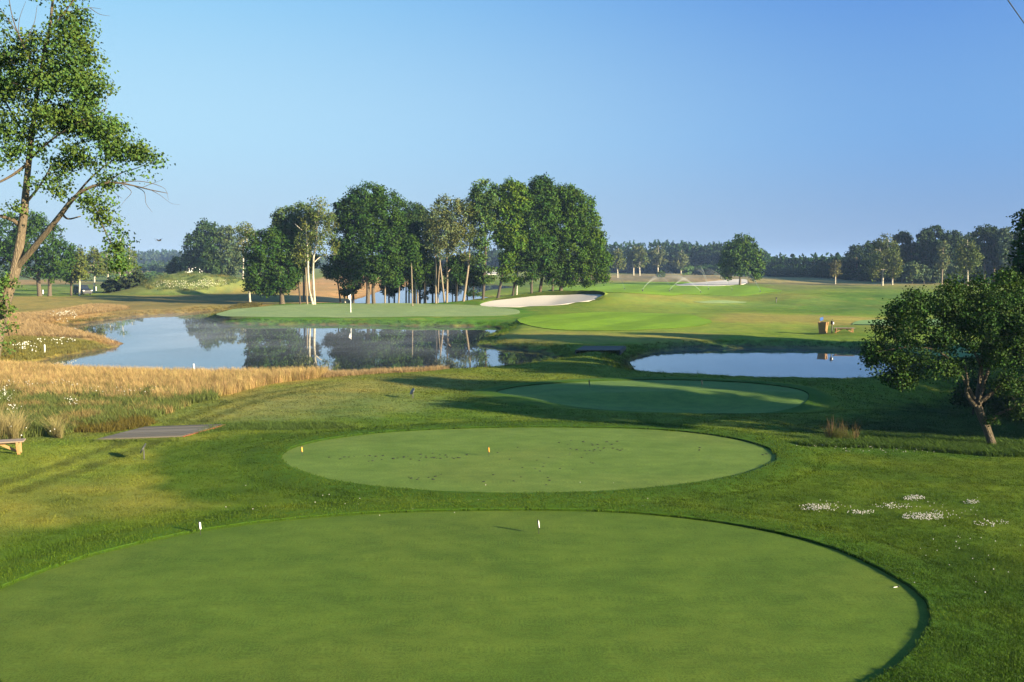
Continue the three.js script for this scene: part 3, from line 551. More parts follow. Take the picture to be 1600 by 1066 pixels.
G('oak_tree', 'largest dark oak of the grove with a domed crown above the flagstick', { seed: 107, stems: 2, hue: OAKDARK, n: 900, r: 0.8, boughs: 50, thin: 0.16,
  trunks: [[[584, 475, 3.0], [583, 450, 2.7], [585, 425, 2.4], [580, 390, 2.6], [574, 340, 1.6]], [[574.5, 472, 3.3], [575, 450, 2.9], [572, 425, 2.4], [565, 390, 2.2]], [[584, 425, 2], [600, 395, 1.4], [612, 360, 0.8]], [[573, 420, 1.8], [552, 390, 1.2], [540, 360, 0.7]]],
  lobes: [[575, 308, 34, 22], [556, 330, 36, 30], [602, 330, 34, 34], [578, 350, 46, 46], [550, 372, 34, 34], [612, 372, 28, 34], [580, 398, 48, 30], [540, 335, 20, 24], [536, 398, 18, 30], [625, 345, 16, 20], [622, 402, 20, 22], [560, 418, 26, 14], [600, 420, 24, 12], [572, 432, 36, 10], [544, 440, 18, 8], [612, 436, 18, 12], [530, 425, 14, 14]] });
const stem = (px, py, top, label, o = {}) => G(o.name ?? 'slender_tree', label, { seed: 200 + Math.round(px), hue: OAKDARK, n: 70, k: 24, boughs: 12, trunks: [[[px, py, o.w ?? 1.3], [px + (o.bend ?? 0) * 0.4, lerp(py, top, 0.35), (o.w ?? 1.3) * 0.9], [px + (o.bend ?? 0), lerp(py, top, 0.8), (o.w ?? 1.3) * 0.7], [px + (o.bend ?? 0) * 1.1, top, 0.4]]], lobes: o.lobes ?? [[px + (o.bend ?? 0), top - 4, 15, 20], [px, top + 20, 13, 14]], bark: M.paleBark, ...o });
stem(532, 472, 420, 'dark leaning stem left of the flagstick', { bend: -6, bark: M.darkBark, lobes: [[525, 415, 16, 16], [515, 425, 12, 10]] });
stem(539, 472, 405, 'white birch stem leaning left just beside the flagstick', { name: 'birch_tree', bend: -5, bark: M.birch, hue: OLIVE, n: 30, lobes: [[531, 405, 12, 14]] });
stem(552, 472, 425, 'straight dark trunk standing right behind the flagstick', { bark: M.darkBark, w: 2, lobes: [[552, 425, 16, 12], [545, 456, 10, 5], [560, 450, 8, 5]] });
stem(601.5, 473, 410, 'thin straight pale stem right of the big oak trunk', { lobes: [[602, 408, 12, 12]] });
stem(608, 471, 425, 'thin dark stem leaning left near the big oak trunk', { bend: -2, bark: M.darkBark });
stem(616, 470, 425, 'short dark stem among the low leaves right of the big oak', { bark: M.darkBark, back: 3, n: 60, lobes: [[616, 440, 14, 16], [612, 455, 8, 8]] });
stem(622.5, 473, 395, 'brown stem leaning right out of the grove floor', { bend: 5, lobes: [[629, 395, 16, 16], [640, 410, 12, 12]] });
stem(634.5, 471, 425, 'first of two close pale stems in front of the far lake', { lobes: [[634, 420, 12, 14]] });
stem(639, 471, 400, 'second of two close dark stems in front of the far lake', { bark: M.darkBark, back: 3 });
stem(644.5, 475, 385, 'slightly bent thin stem standing forward on the grass edge', { bend: -2, D: 133, w: 1.0, lobes: [[642, 385, 10, 16], [646, 400, 8, 10]] });
stem(649, 470, 420, 'pale thin stem of the dense middle group', { D: 142, lobes: [[650, 420, 14, 18]] });
stem(652.5, 470, 425, 'grey thin stem of the dense middle group', { D: 144 });
stem(656, 470, 420, 'dark stem of the dense middle group', { bark: M.darkBark, w: 1.8, back: 2, lobes: [[658, 415, 16, 18], [660, 462, 6, 8]] });
stem(664, 472, 400, 'stout brown trunk below a bright green skirt of leaves', { w: 2.3, bark: M.bark, hue: OAK, n: 90, lobes: [[664, 412, 18, 24], [672, 428, 16, 14], [652, 425, 12, 14]] });
stem(676, 470, 425, 'dark stem just left of the paired pale trunks', { bark: M.darkBark, back: 3, w: 1.6 });
G('deciduous_tree', 'dark crown filling the gap between the big oak and the grey-green aspens', { seed: 120, back: 6, hue: BLUEGREEN, n: 420, trunks: [[[647, 470, 2], [648, 430, 1.6], [648, 360, 1]]], lobes: [[646, 338, 20, 22], [632, 362, 20, 32], [660, 365, 24, 36], [645, 400, 28, 26]], bark: M.darkBark });
G('aspen_tree', 'grey-green aspen with several slim pale trunks in the middle of the grove', { seed: 121, stems: 4, hue: GREYGREEN, n: 430, k: 24, size: 0.28, r: 0.75, droop: 0.5, gap: -0.28, bark: M.paleBark, boughs: 60, thin: 0.08,
  trunks: [[[681, 474, 1.5], [681, 440, 1.3], [681, 400, 1.1], [682, 360, 0.6]], [[694.5, 474, 1.6], [691, 440, 1.4], [687, 405, 1], [686, 380, 0.6]], [[698, 474, 1.7], [699, 440, 1.5], [698, 400, 1.2], [700, 350, 0.7]], [[684, 473, 1], [685, 440, 0.9], [688, 400, 0.5]], [[700, 425, 0.9], [708, 416, 0.7], [718, 411, 0.4]], [[681, 402, 0.9], [676, 390, 0.6], [672, 376, 0.3]]],
  lobes: [[700, 322, 24, 18], [683, 340, 22, 26], [712, 340, 24, 28], [694, 362, 26, 28], [676, 368, 14, 24], [716, 368, 16, 24], [690, 388, 20, 14]] });
G('birch_tree', 'birch leaning right with an olive crown beside the aspen', { seed: 122, hue: OLIVE, n: 130, k: 18, size: 0.26, droop: 0.8, gap: -0.15, bark: M.paleBark, boughs: 26, thin: 0.06, trunks: [[[724, 471, 2], [728, 445, 1.8], [732, 415, 1.5], [734, 385, 1.2], [734, 350, 0.6]], [[732, 412, 0.8], [727, 400, 0.6], [726, 385, 0.3]]], lobes: [[735, 325, 11, 18], [733, 350, 13, 22], [736, 370, 10, 16], [728, 395, 9, 12]] });
stem(713, 471, 415, 'dark bare-footed stem right of the aspen trunks', { bark: M.darkBark, w: 2, lobes: [[713, 415, 14, 14], [716, 432, 12, 8]] });
stem(707, 470, 425, 'very thin dark stem right of the aspen trunks', { bark: M.darkBark, w: 0.9, back: 3 });
stem(730, 470, 425, 'thin dark stem in the water gap under the leaning birch', { bark: M.darkBark, w: 1.2, back: 3, lobes: [[733, 428, 14, 14], [735, 440, 16, 5]] });
stem(740, 470, 430, 'thin dark stem with spreading low sprays before the far lake', { bark: M.darkBark, w: 1.2, back: 3, lobes: [[742, 440, 16, 6], [740, 428, 12, 8], [741, 460, 10, 1.5]] });
G('deciduous_tree', 'tall open-crowned tree with a dark trunk and sky showing through', { seed: 123, hue: [0.062, 0.112, 0.024], n: 260, k: 24, gap: -0.12, noise: 1.8, boughs: 44, bark: M.darkBark, trunks: [[[754.5, 468, 2.2], [757, 430, 2], [758.5, 395, 1.7], [758, 350, 1.2], [757, 310, 0.6]], [[758, 390, 1], [764, 372, 0.7], [768, 355, 0.4]], [[758, 375, 0.9], [752, 360, 0.6], [748, 345, 0.3]]], lobes: [[757, 300, 22, 18], [748, 322, 16, 22], [768, 322, 14, 24], [757, 345, 18, 22], [770, 360, 9, 18], [753, 378, 12, 18], [748, 405, 12, 8], [762, 420, 12, 6], [760, 436, 13, 5]] });
G('deciduous_tree', 'tall fresh green tree leaning right with whorled lower boughs', { seed: 124, hue: FRESH, n: 420, gap: -0.22, boughs: 44, bark: M.darkBark, trunks: [[[777.5, 466, 2.3], [783, 440, 2], [788, 410, 1.8], [793, 370, 1.4], [798, 310, 0.7]]], lobes: [[800, 300, 20, 20], [788, 322, 14, 22], [812, 318, 18, 24], [798, 348, 20, 26], [786, 372, 12, 18], [808, 378, 18, 20], [795, 405, 14, 12], [790, 424, 13, 4], [800, 436, 16, 3]] });
G('deciduous_tree', 'dark tree with its top just above its neighbours right of the grove centre', { seed: 125, stems: 2, hue: OAKDARK, n: 560, bark: M.darkBark, trunks: [[[801, 463, 2], [806, 430, 1.8], [812, 390, 1.4], [825, 340, 0.8]], [[830.5, 461, 2.1], [831, 430, 1.8], [836, 380, 1.4], [842, 320, 0.7]]], lobes: [[848, 293, 20, 18], [826, 318, 18, 26], [848, 325, 24, 30], [830, 352, 24, 34], [820, 388, 20, 28], [845, 390, 26, 30], [828, 420, 22, 16], [818, 438, 18, 5]] });
stem(807, 463, 375, 'bright white birch stem beside the sand bunker', { name: 'birch_tree', bark: M.birch, hue: OLIVE, bend: 4, n: 40, lobes: [[811, 372, 10, 18]] });
stem(863.5, 459, 420, 'short dark trunk at the back edge of the bunker', { bark: M.darkBark, w: 1.8, lobes: [[862, 420, 20, 16], [866, 440, 14, 5]] });
G('oak_tree', 'broad spreading oak at the right end of the grove over the bunker', { seed: 126, stems: 2, hue: OAK, n: 980, r: 0.8, boughs: 64, thin: 0.16, gap: -0.3,
  trunks: [[[876, 458, 3.2], [877, 445, 2.8], [881, 430, 2.4], [887, 415, 2.3], [893, 390, 1.6]], [[843, 461, 2.6], [846, 440, 2.4], [848, 420, 2.2], [852, 390, 1.8], [862, 340, 1]], [[881, 430, 1.4], [900, 418, 1], [920, 410, 0.6]], [[887, 414, 1.6], [878, 400, 1.2], [870, 380, 0.7]]],
  lobes: [[884, 305, 20, 16], [866, 322, 20, 26], [900, 322, 26, 24], [880, 352, 34, 34], [912, 352, 26, 30], [925, 380, 22, 26], [895, 386, 36, 32], [860, 380, 22, 34], [930, 410, 22, 20], [905, 418, 30, 20], [943, 408, 12, 16], [868, 415, 26, 16], [938, 432, 14, 8], [918, 440, 12, 6], [885, 440, 16, 6]] });
// --- beyond the pond on the left
const T = (name, label, o) => tree(name, label, { r: 1.0, k: 22, size: 0.5, n: 220, gap: -0.32, boughs: 16, leaf: M.leaf, ...o });
T('oak_tree', 'dense dark oak with two trunks behind the near leafy tree on the left', { seed: 140, D: 172, stems: 2, hue: OAKDARK, n: 620, k: 26, size: 0.42, boughs: 30, trunks: [[[62, 463, 3.4], [59, 430, 2.8], [55, 390, 1.8]], [[77.5, 462, 3], [78, 430, 2.4], [84, 395, 1.6]]], lobes: [[60, 378, 40, 36], [92, 400, 26, 28], [30, 395, 32, 36], [48, 350, 28, 22], [78, 425, 28, 14], [10, 370, 30, 36], [-25, 390, 30, 40]] });
T('small_tree', 'light green small tree on a brown stem beside the dark car', { seed: 141, D: 178, hue: FRESH, n: 80, k: 20, trunks: [[[111, 460, 1.6], [111, 440, 1.4], [112, 415, 0.8]]], lobes: [[112, 412, 13, 18], [114, 432, 11, 10]] });
const birches = [
  [123.5, 459, 388, 176, 'white birch stem standing in front of the dark car', 10, 22], [146.5, 455, 388, 196, 'white birch just right of the dark car', 13, 20], [167.5, 447.5, 388, 232, 'third birch from the dark car, thin and pale', 13, 18],
  [187, 444, 372, 252, 'tall white birch at the left end of the dark hedge', 14, 26], [201.5, 441, 385, 272, 'birch with leaves falling low above the hedge', 12, 24]];
birches.forEach(([x, y, top, D, label, rx, ry], i) => T('birch_tree', label, { seed: 150 + i, D, hue: i === 3 ? FRESH : OLIVE, n: 75, k: 20, size: 0.42, gap: -0.1, droop: 0.7, bark: M.birch, boughs: 14, thin: 0.1, trunks: [[[x, y, 1.35], [x + 1, y - 25, 1.15], [x, lerp(y, top, 0.7), 0.8], [x + 1, top, 0.4]]], lobes: [[x + 1, top + ry * 0.6, rx * 0.8, ry * 0.7], [x - 2, top + ry * 1.3, rx, ry * 0.75], [x + 5, top + ry * 1.5, rx * 0.8, ry * 0.6]] }));
T('deciduous_tree', 'tall dark pointed tree beside the white house', { seed: 160, D: 285, hue: BLUEGREEN, n: 520, r: 1.3, size: 0.7, trunks: [[[322, 438, 2], [322, 400, 1.6], [321, 360, 0.7]]], lobes: [[322, 362, 18, 20], [312, 388, 24, 26], [332, 385, 22, 30], [320, 410, 32, 20], [296, 402, 12, 12], [340, 415, 18, 16]], bark: M.darkBark });
T('deciduous_tree', 'green tree right of the pointed tree, near the mound', { seed: 161, D: 285, hue: [0.06, 0.09, 0.035], n: 260, r: 1.2, size: 0.65, trunks: [[[355, 436, 1.6], [354, 400, 1.2], [354, 375, 0.6]]], lobes: [[352, 368, 14, 14], [356, 392, 18, 26], [366, 410, 12, 20], [348, 420, 14, 14]], bark: M.darkBark });
T('birch_tree', 'thin bleached birch rising behind the bushy oak', { seed: 162, D: 270, hue: GREYGREEN, n: 80, k: 14, size: 0.5, gap: 0, boughs: 40, thin: 0.14, bark: M.birch, trunks: [[[379, 440, 1.3], [380, 410, 1.1], [380, 380, 0.8], [383, 352, 0.4]], [[380, 385, 0.7], [372, 370, 0.3]], [[380, 388, 0.7], [390, 366, 0.3]]], lobes: [[381, 362, 14, 14], [378, 385, 12, 16]] });
T('small_tree', 'small round dark tree alone left of the white house', { seed: 163, D: 300, hue: OAKDARK, n: 120, r: 0.9, size: 0.55, trunks: [[[274.5, 436, 1.1], [274.5, 420, 0.6]]], lobes: [[274, 412, 9, 10], [270, 421, 10, 8], [281, 421, 9, 8]], bark: M.darkBark });
// --- right half
T('oak_tree', 'lone round oak beside the far bunker and the sprinklers', { seed: 170, D: 250, hue: OAK, n: 560, r: 1.05, size: 0.55, boughs: 30, gap: -0.28, trunks: [[[1156, 447, 1.9], [1157, 430, 1.6], [1158, 405, 1.2], [1160, 385, 0.6]]], lobes: [[1160, 380, 16, 14], [1148, 395, 18, 18], [1172, 398, 18, 18], [1160, 412, 28, 18], [1138, 412, 13, 14], [1180, 416, 13, 12], [1138, 428, 11, 8], [1182, 430, 10, 7]] });
[[965, 436, 388, 395, 9, 'thin birch next to the right edge of the grove', OLIVE], [990, 434, 384, 430, 8, 'left one of two birches before the far wood', OLIVE], [999.5, 434, 385, 425, 9, 'right one of two birches before the far wood, with white foot', OLIVE], [1028, 431, 384, 440, 13, 'pale spreading birch above the dark round bush', GREYGREEN], [1064, 430, 391, 470, 11, 'pale birch standing nearest the sprinkler mist', GREYGREEN], [1086, 424, 385, 520, 7, 'greyish thin tree at the edge of the far wood behind the mist', GREYGREEN]].forEach(([x, y, top, D, rx, label, hue], i) =>
  T('birch_tree', label, { seed: 180 + i, D, hue, n: 90, k: 16, size: 0.8, r: 1.4, gap: -0.15, droop: 0.5, bark: M.birch, boughs: 16, thin: 0.16, trunks: [[[x, y, 1.1], [x, lerp(y, top, 0.4), 0.9], [x + 1, lerp(y, top, 0.8), 0.5], [x + 1, top, 0.3]], [[x, lerp(y, top, 0.25), 0.7], [x - rx * 0.4, lerp(y, top, 0.6), 0.4]]], lobes: [[x + 1, top + 8, rx * 0.7, 9], [x - 3, top + 18, rx * 0.9, 11], [x + 4, top + 20, rx * 0.9, 11]] }));
T('round_bush', 'dark round bush under the pale spreading birch', { seed: 190, D: 400, hue: OAKDARK, n: 60, k: 20, size: 0.6, boughs: 4, trunks: [[[1032, 434, 0.6], [1032, 428, 0.4]]], lobes: [[1032, 429, 5.5, 4.5]] }).userData.category = 'bush';
T('birch_tree', 'big spreading birch with white forked stem before the right wood', { seed: 191, D: 250, hue: OLIVE, n: 260, k: 22, size: 0.45, droop: 0.8, gap: -0.16, bark: M.birch, boughs: 46, thin: 0.09, trunks: [[[1379, 440.5, 1.6], [1380, 425, 1.3], [1381, 408, 1.1], [1386, 390, 0.8], [1389, 375, 0.4]], [[1381, 408, 0.8], [1377, 395, 0.6], [1374, 384, 0.3]], [[1383, 398, 0.7], [1391, 388, 0.4]]], lobes: [[1384, 378, 14, 13], [1374, 395, 14, 16], [1394, 393, 13, 16], [1366, 415, 12, 16], [1384, 412, 16, 18], [1398, 415, 10, 18], [1362, 426, 7, 8]] });
T('birch_tree', 'short birch whose white foot shows right of the big spreading birch', { seed: 192, D: 262, hue: OLIVE, n: 60, k: 18, size: 0.5, gap: -0.1, bark: M.birch, boughs: 10, trunks: [[[1394.5, 438, 1.3], [1395, 420, 1], [1396, 402, 0.5]]], lobes: [[1397, 405, 7, 10], [1399, 420, 7, 12]] });
T('birch_tree', 'slim white birch rising behind the leaning tree crown', { seed: 193, D: 215, hue: OLIVE, n: 170, k: 20, size: 0.42, droop: 0.8, gap: -0.15, bark: M.birch, boughs: 28, thin: 0.08, trunks: [[[1512, 447, 1.5], [1512, 425, 1.3], [1511, 405, 1], [1512, 375, 0.5]]], lobes: [[1511, 382, 10, 10], [1505, 398, 12, 14], [1518, 400, 13, 16], [1510, 416, 14, 10]] });
T('birch_tree', 'pale slim birch against the right wood, left of the white-stemmed one', { seed: 194, D: 262, hue: GREYGREEN, n: 80, k: 18, size: 0.5, gap: -0.2, bark: M.paleBark, boughs: 14, trunks: [[[1472, 433, 1.2], [1473, 415, 1], [1474, 385, 0.5]]], lobes: [[1475, 390, 7, 14], [1473, 408, 8, 14]] });
T('birch_tree', 'small thin birch alone in the dry meadow', { seed: 195, D: 265, hue: [0.10, 0.10, 0.035], n: 60, k: 16, size: 0.42, gap: -0.1, bark: M.birch, boughs: 12, thin: 0.07, trunks: [[[1305.5, 441, 0.9], [1305.5, 425, 0.7], [1306, 408, 0.3]]], lobes: [[1306, 415, 6, 8], [1304, 425, 8, 7]] });
[[1426, 428, 14, 14, 'grey-green willow bush at the foot of the right wood'], [1444, 430, 11, 10, 'lighter willow bush right of the grey-green one'], [1466, 432, 9, 12, 'narrow light bush by the slim pale birch'], [1487, 428, 11, 12, 'dark bush left of the far grassy mound']].forEach(([x, y, rx, ry, label], i) => {
  T('leafy_bush', label, { seed: 230 + i, D: 270, hue: [0.075 - i * 0.006, 0.115 - i * 0.008, 0.045], n: 110, k: 20, size: 0.6, boughs: 5, trunks: [[[x, y + 6, 0.7], [x, y - 4, 0.4]]], lobes: [[x, y - ry * 0.4, rx, ry], [x + rx * 0.5, y, rx * 0.6, ry * 0.7], [x - rx * 0.5, y, rx * 0.6, ry * 0.7]] }).userData.category = 'bush';
});
// pines and broad trees one can tell apart along the skyline of the right wood
[[1338, 398, 384, 320, 14, 'low domed tree where the right wood begins to rise'], [1362, 390, 378, 300, 14, 'rounded dark tree left of the big spreading birch'], [1410, 374, 362, 285, 12, 'flat-topped pine directly right of the big spreading birch'], [1424, 388, 376, 285, 12, 'dark low tree in the dip right of the flat-topped pine'], [1447, 372, 358, 280, 11, 'dark pine on the left shoulder of the highest clump'], [1461, 368, 354, 280, 12, 'highest pine in the middle of the right wood'], [1478, 380, 364, 280, 11, 'pine right of the highest one'], [1494, 378, 362, 280, 9, 'small tufted pine before the gap in the skyline'], [1516, 380, 366, 280, 12, 'dark tree behind the slim white birch'], [1538, 368, 352, 270, 14, 'tallest spreading pine near the right edge'], [1553, 372, 356, 270, 10, 'pine crown touching the tallest spreading pine'], [1571, 376, 357, 265, 10, 'pointed lighter tree near the right edge'], [1590, 372, 360, 265, 12, 'last pine of the wood at the right edge']].forEach(([x, y, top, D, rx, label], i) => {
  const h = y - top;
  T(i > 1 && i !== 3 ? 'pine_tree' : 'deciduous_tree', label, { seed: 260 + i, D, hue: i === 11 ? [0.055, 0.09, 0.035] : [0.025, 0.052, 0.013], n: 190, k: 18, size: 0.6, r: 0.95, gap: -0.22, boughs: 18, bark: M.bark, trunks: [[[x, 434, 1.6], [x + 1, 410, 1.3], [x, y, 0.9], [x, top + 3, 0.4]]], lobes: [[x, top + h * 0.45, rx * 0.8, h * 0.5], [x - rx * 0.5, y, rx * 0.7, h * 0.5], [x + rx * 0.5, y - 2, rx * 0.6, h * 0.45], [x - 3, y + 16, rx, 10], [x + 4, y + 32, rx * 1.1, 12]] });
});
// --- the two near trees
tree('aspen_tree', 'tall near tree with heart-shaped leaves and bare twigs at the left edge', {
  seed: 301, D: 21.8, hue: [0.06, 0.106, 0.02], spread: 0.2, n: 1350, k: 28, r: 0.29, size: 0.066, slim: 0.44, gap: 0.1, noise: 0.6, core: 0.25, boughs: 420, thin: 0.015, sides: 10, rise: 0.5, bark: std({ color: new THREE.Color(0.2, 0.155, 0.1), map: barkTone, bumpMap: barkTone, bumpScale: 0.03 }), boughBark: M.twig,
  trunks: [[[-62, 832, 13], [-40, 700, 12], [-16, 580, 11], [2, 490, 10], [14, 450, 9], [25, 415, 8.5], [32, 372, 6.5], [37, 335, 5.8], [40, 300, 5.2], [45, 250, 4.6], [52, 190, 3.8], [60, 130, 3], [75, 60, 2.3], [84, -20, 1.6], [90, -110, 0.8]],
    [[24, 420, 5.6], [45, 396, 4.8, 0.1], [70, 366, 4.3, 0.25], [95, 335, 3.8, 0.4], [113, 312, 3.4, 0.5], [132, 297, 2.6, 0.5], [160, 287, 2, 0.5], [185, 286, 1.5, 0.5], [212, 291, 1.1, 0.5], [236, 297, 0.8, 0.6], [262, 302, 0.4, 0.6]],
    [[33, 355, 3.6], [22, 345, 3], [5, 339, 2.4, 0.3], [-30, 330, 1.6, 0.5]], [[44, 255, 2.6], [25, 270, 2.1, 0.2], [0, 284, 1.6, 0.3], [-40, 300, 0.8, 0.5]],
    [[96, 334, 1.8], [106, 342, 1.4], [126, 338, 0.9]], [[113, 312, 1.8], [140, 280, 1.4, 0.3], [165, 258, 1, 0.2], [195, 240, 0.5, 0.2]], [[165, 287, 1.2], [190, 270, 0.9], [216, 262, 0.6], [240, 250, 0.35]],
    [[130, 298, 1.4], [150, 328, 1.1, 0.7], [160, 352, 1, 0.7], [172, 378, 0.9, 0.7], [186, 400, 0.6, 0.7]], [[52, 190, 2.2], [80, 150, 1.7, -0.3], [105, 110, 1.1, -0.4], [120, 60, 0.6, -0.4]], [[45, 250, 2], [85, 215, 1.5, 0.4], [125, 190, 1.1, 0.6], [165, 170, 0.5, 0.6]], [[62, 120, 1.8], [72, 60, 1.3, 0.3], [100, 20, 0.9, 0.4], [130, -20, 0.4, 0.4]],
    [[48, 225, 2], [20, 180, 1.5, -0.4], [-10, 120, 1, -0.6], [-20, 60, 0.5, -0.6]], [[12, 455, 3], [8, 500, 1.2, 0.3], [14, 525, 0.6, 0.4]], [[38, 320, 2.2], [62, 290, 1.6, 0.4], [80, 260, 1, 0.5]],
    [[60, 130, 1.6], [40, 80, 1.1, 0.5], [20, 30, 0.7, 0.7], [10, -30, 0.3, 0.7]], [[30, 55, 0.8, 0.6], [12, 30, 0.5, 0.6], [-5, 8, 0.3, 0.6]], [[36, 70, 0.7, 0.6], [52, 40, 0.45, 0.6], [58, 8, 0.25, 0.6]], [[22, 100, 0.8, 0.3], [5, 75, 0.5, 0.3], [-10, 50, 0.3, 0.3]], [[28, 62, 0.6, 0.5], [30, 30, 0.4, 0.5], [40, 2, 0.2, 0.5]],
    [[185, 286, 0.8, 0.5], [215, 283, 0.55, 0.5], [245, 289, 0.4, 0.5], [258, 296, 0.25, 0.5], [263, 312, 0.15, 0.5]], [[210, 291, 0.7, 0.5], [225, 300, 0.45, 0.5], [228, 318, 0.3, 0.5], [238, 332, 0.15, 0.5]], [[190, 287, 0.7, 0.6], [205, 300, 0.4, 0.6], [196, 312, 0.25, 0.6], [188, 322, 0.15, 0.6]], [[222, 293, 0.5, 0.5], [240, 286, 0.3, 0.5], [254, 281, 0.15, 0.5]], [[236, 297, 0.5, 0.6], [250, 305, 0.3, 0.6], [268, 318, 0.15, 0.6], [281, 320, 0.1, 0.6]], [[170, 287, 0.6, 0.4], [178, 300, 0.4, 0.4], [190, 310, 0.2, 0.4]], [[140, 12, 0.6, 0.2], [155, 22, 0.4, 0.2], [172, 25, 0.15, 0.2]], [[100, 20, 0.7, 0.2], [140, 12, 0.4, 0.2], [158, 14, 0.2, 0.2]]],
  lobes: [[95, 135, 70, 85, 0.1], [204, 262, 22, 13, 0.4], [165, 284, 18, 10, 0.4], [100, 262, 28, 16, 0.3], [226, 266, 14, 10, 0.4], [112, 35, 32, 42], [122, 95, 42, 36, 0.2], [135, 125, 32, 30, 0.4], [62, 100, 44, 50], [62, 180, 56, 42, 0.3], [118, 175, 44, 34], [150, 195, 34, 24, 0.5], [170, 205, 30, 20], [190, 235, 38, 20, 0.3], [238, 250, 14, 15, 0.2], [145, 235, 42, 26, 0.4], [18, 190, 28, 52, 0.3], [8, 120, 26, 40, -0.5], [45, 225, 34, 16, 0.4], [70, 283, 24, 14, 0.5], [92, 300, 18, 10, 0.4], [152, 320, 24, 17, 0.6], [165, 340, 14, 14, 0.6], [186, 378, 15, 22, 0.7], [189, 408, 17, 18, 0.7], [8, 250, 22, 24, 0.4], [5, 308, 12, 8, 0.3], [15, 327, 14, 5, 0.3], [-40, 100, 60, 110, 0.2], [-60, 220, 50, 70], [80, -60, 60, 60], [8, 443, 10, 14, 0.4], [4, 480, 9, 9, 0.4], [13, 520, 15, 12, 0.5], [3, 532, 10, 8, 0.5], [-30, 480, 26, 60, 0.3], [202, 262, 18, 10, 0.4], [222, 240, 12, 12, 0.2]] });
tree('oak_tree', 'small leaning oak with a crooked lit trunk on the near right bank', {
  seed: 302, D: 31.3, hue: [0.025, 0.06, 0.006], spread: 0.28, n: 1750, k: 32, r: 0.32, size: 0.078, slim: 0.42, gap: -0.12, noise: 0.75, core: 0.3, boughs: 200, thin: 0.016, sides: 10, rise: 0.6, bark: std({ color: new THREE.Color(0.115, 0.09, 0.055), map: barkTone, bumpMap: barkTone, bumpScale: 0.04 }), boughBark: M.bark,
  trunks: [[[1554, 706, 6.2], [1549, 690, 6.4], [1540, 665, 6.3], [1531, 645, 6.2], [1527, 630, 6]],
    [[1524, 634, 3.6], [1514, 622, 3, 0.2], [1510, 612, 2.8, 0.2], [1512, 600, 2, 0.3], [1508, 570, 1.2, 0.4]],
    [[1528, 631, 4.4], [1533, 615, 3.6], [1538, 600, 2.6], [1536, 588, 2.2], [1528, 560, 1.8, 0.3], [1515, 540, 1.4, 0.4], [1498, 515, 0.8, 0.5]],
    [[1529, 630, 4], [1545, 618, 3.4, -0.2], [1562, 604, 2.8, -0.3], [1580, 595, 2.2, -0.4], [1604, 587, 1.6, -0.5], [1630, 570, 0.8, -0.5]],
    [[1543, 664, 3.6], [1556, 650, 2.8, 0.2], [1576, 640, 2.3, 0.4], [1598, 633, 1.8, 0.5], [1630, 620, 1, 0.6]],
    [[1527, 632, 3.8], [1531, 590, 3, -0.4], [1535, 550, 2.2, -0.5], [1534, 510, 1.4, -0.5], [1528, 475, 0.7, -0.4]], [[1530, 625, 3], [1546, 575, 2.2, -0.2], [1562, 540, 1.7, -0.2], [1576, 515, 1.2, -0.1], [1592, 485, 0.6]],
    [[1525, 628, 3], [1505, 592, 2.2, 0.3], [1484, 562, 1.7, 0.4], [1455, 545, 1.2, 0.6], [1415, 543, 0.8, 0.6], [1372, 550, 0.4, 0.6]], [[1520, 552, 1.5, 0.2], [1494, 530, 1.2, 0.1], [1470, 500, 0.8], [1445, 478, 0.4]], [[1535, 540, 1.4, -0.4], [1520, 500, 1, -0.6], [1496, 465, 0.7, -0.6], [1488, 440, 0.3, -0.6]]],
  lobes: [[1570, 510, 80, 60, 0.2], [1360, 575, 16, 14, 0.3], [1380, 545, 26, 18, 0.2], [1410, 590, 24, 14, 0.5], [1486, 447, 18, 14], [1478, 475, 34, 24, 0.3], [1420, 487, 36, 26, 0.2], [1432, 468, 22, 16, 0.2], [1390, 512, 24, 22], [1440, 525, 46, 26, 0.4], [1372, 558, 20, 16, 0.3], [1405, 560, 28, 20, 0.4], [1395, 590, 18, 12, 0.3], [1460, 570, 40, 24, 0.6], [1525, 460, 34, 28, -0.4], [1575, 450, 34, 28, -0.5], [1545, 495, 46, 34, 0.5], [1500, 520, 44, 34, 0.3], [1590, 520, 44, 40, 0.4], [1570, 555, 40, 26, 0.6], [1585, 600, 34, 18, 0.6], [1600, 640, 22, 12, 0.7], [1625, 520, 40, 60], [1556, 655, 12, 7, 0.5], [1520, 575, 26, 14, -0.9], [1640, 590, 30, 40]] });
// --- trees outside the right edge of the view that shade the third tee, a few added to darken the hollow
const shadeTree = tree('deciduous_tree', 'tall dark tree beyond the right edge casting shade over the third tee and the hollow', { seed: 310, D: 40, group: 'trees beyond the right edge', hue: OAKDARK, n: 620, k: 28, r: 0.8, size: 0.42, gap: -0.32, boughs: 20, noise: 1.6,
  trunks: [[[2300, 640, 9], [2302, 450, 7], [2300, 250, 3]]], lobes: [[2300, 240, 70, 70], [2260, 330, 80, 90], [2340, 330, 80, 90], [2300, 420, 110, 90], [2290, 520, 100, 60]] });
[[34.5, -27, 1.0, 1], [39, -35, 1.05, 2], [47, -43, 1.35, 3.3], [43, -29, 1.05, 4], [38, -43, 0.72, 5.2], [50, -51, 1.3, 0.3], [28.5, -41, 0.72, 2.2], [33, -47, 0.85, 4.4], [27, -46, 0.6, 5.5], [37, -24, 0.85, 1.7], [54, -40, 1.1, 2.6], [30, -37, 0.6, 0.9], [42, -62, 0.8, 3.9]].forEach(([x, z, s, turn], i) => {
  if (i === 0) { shadeTree.position.set(x, height(x, z), z); shadeTree.rotation.y = turn; return; }
  copy(shadeTree, null, [x, height(x, z), z], turn, s);
});
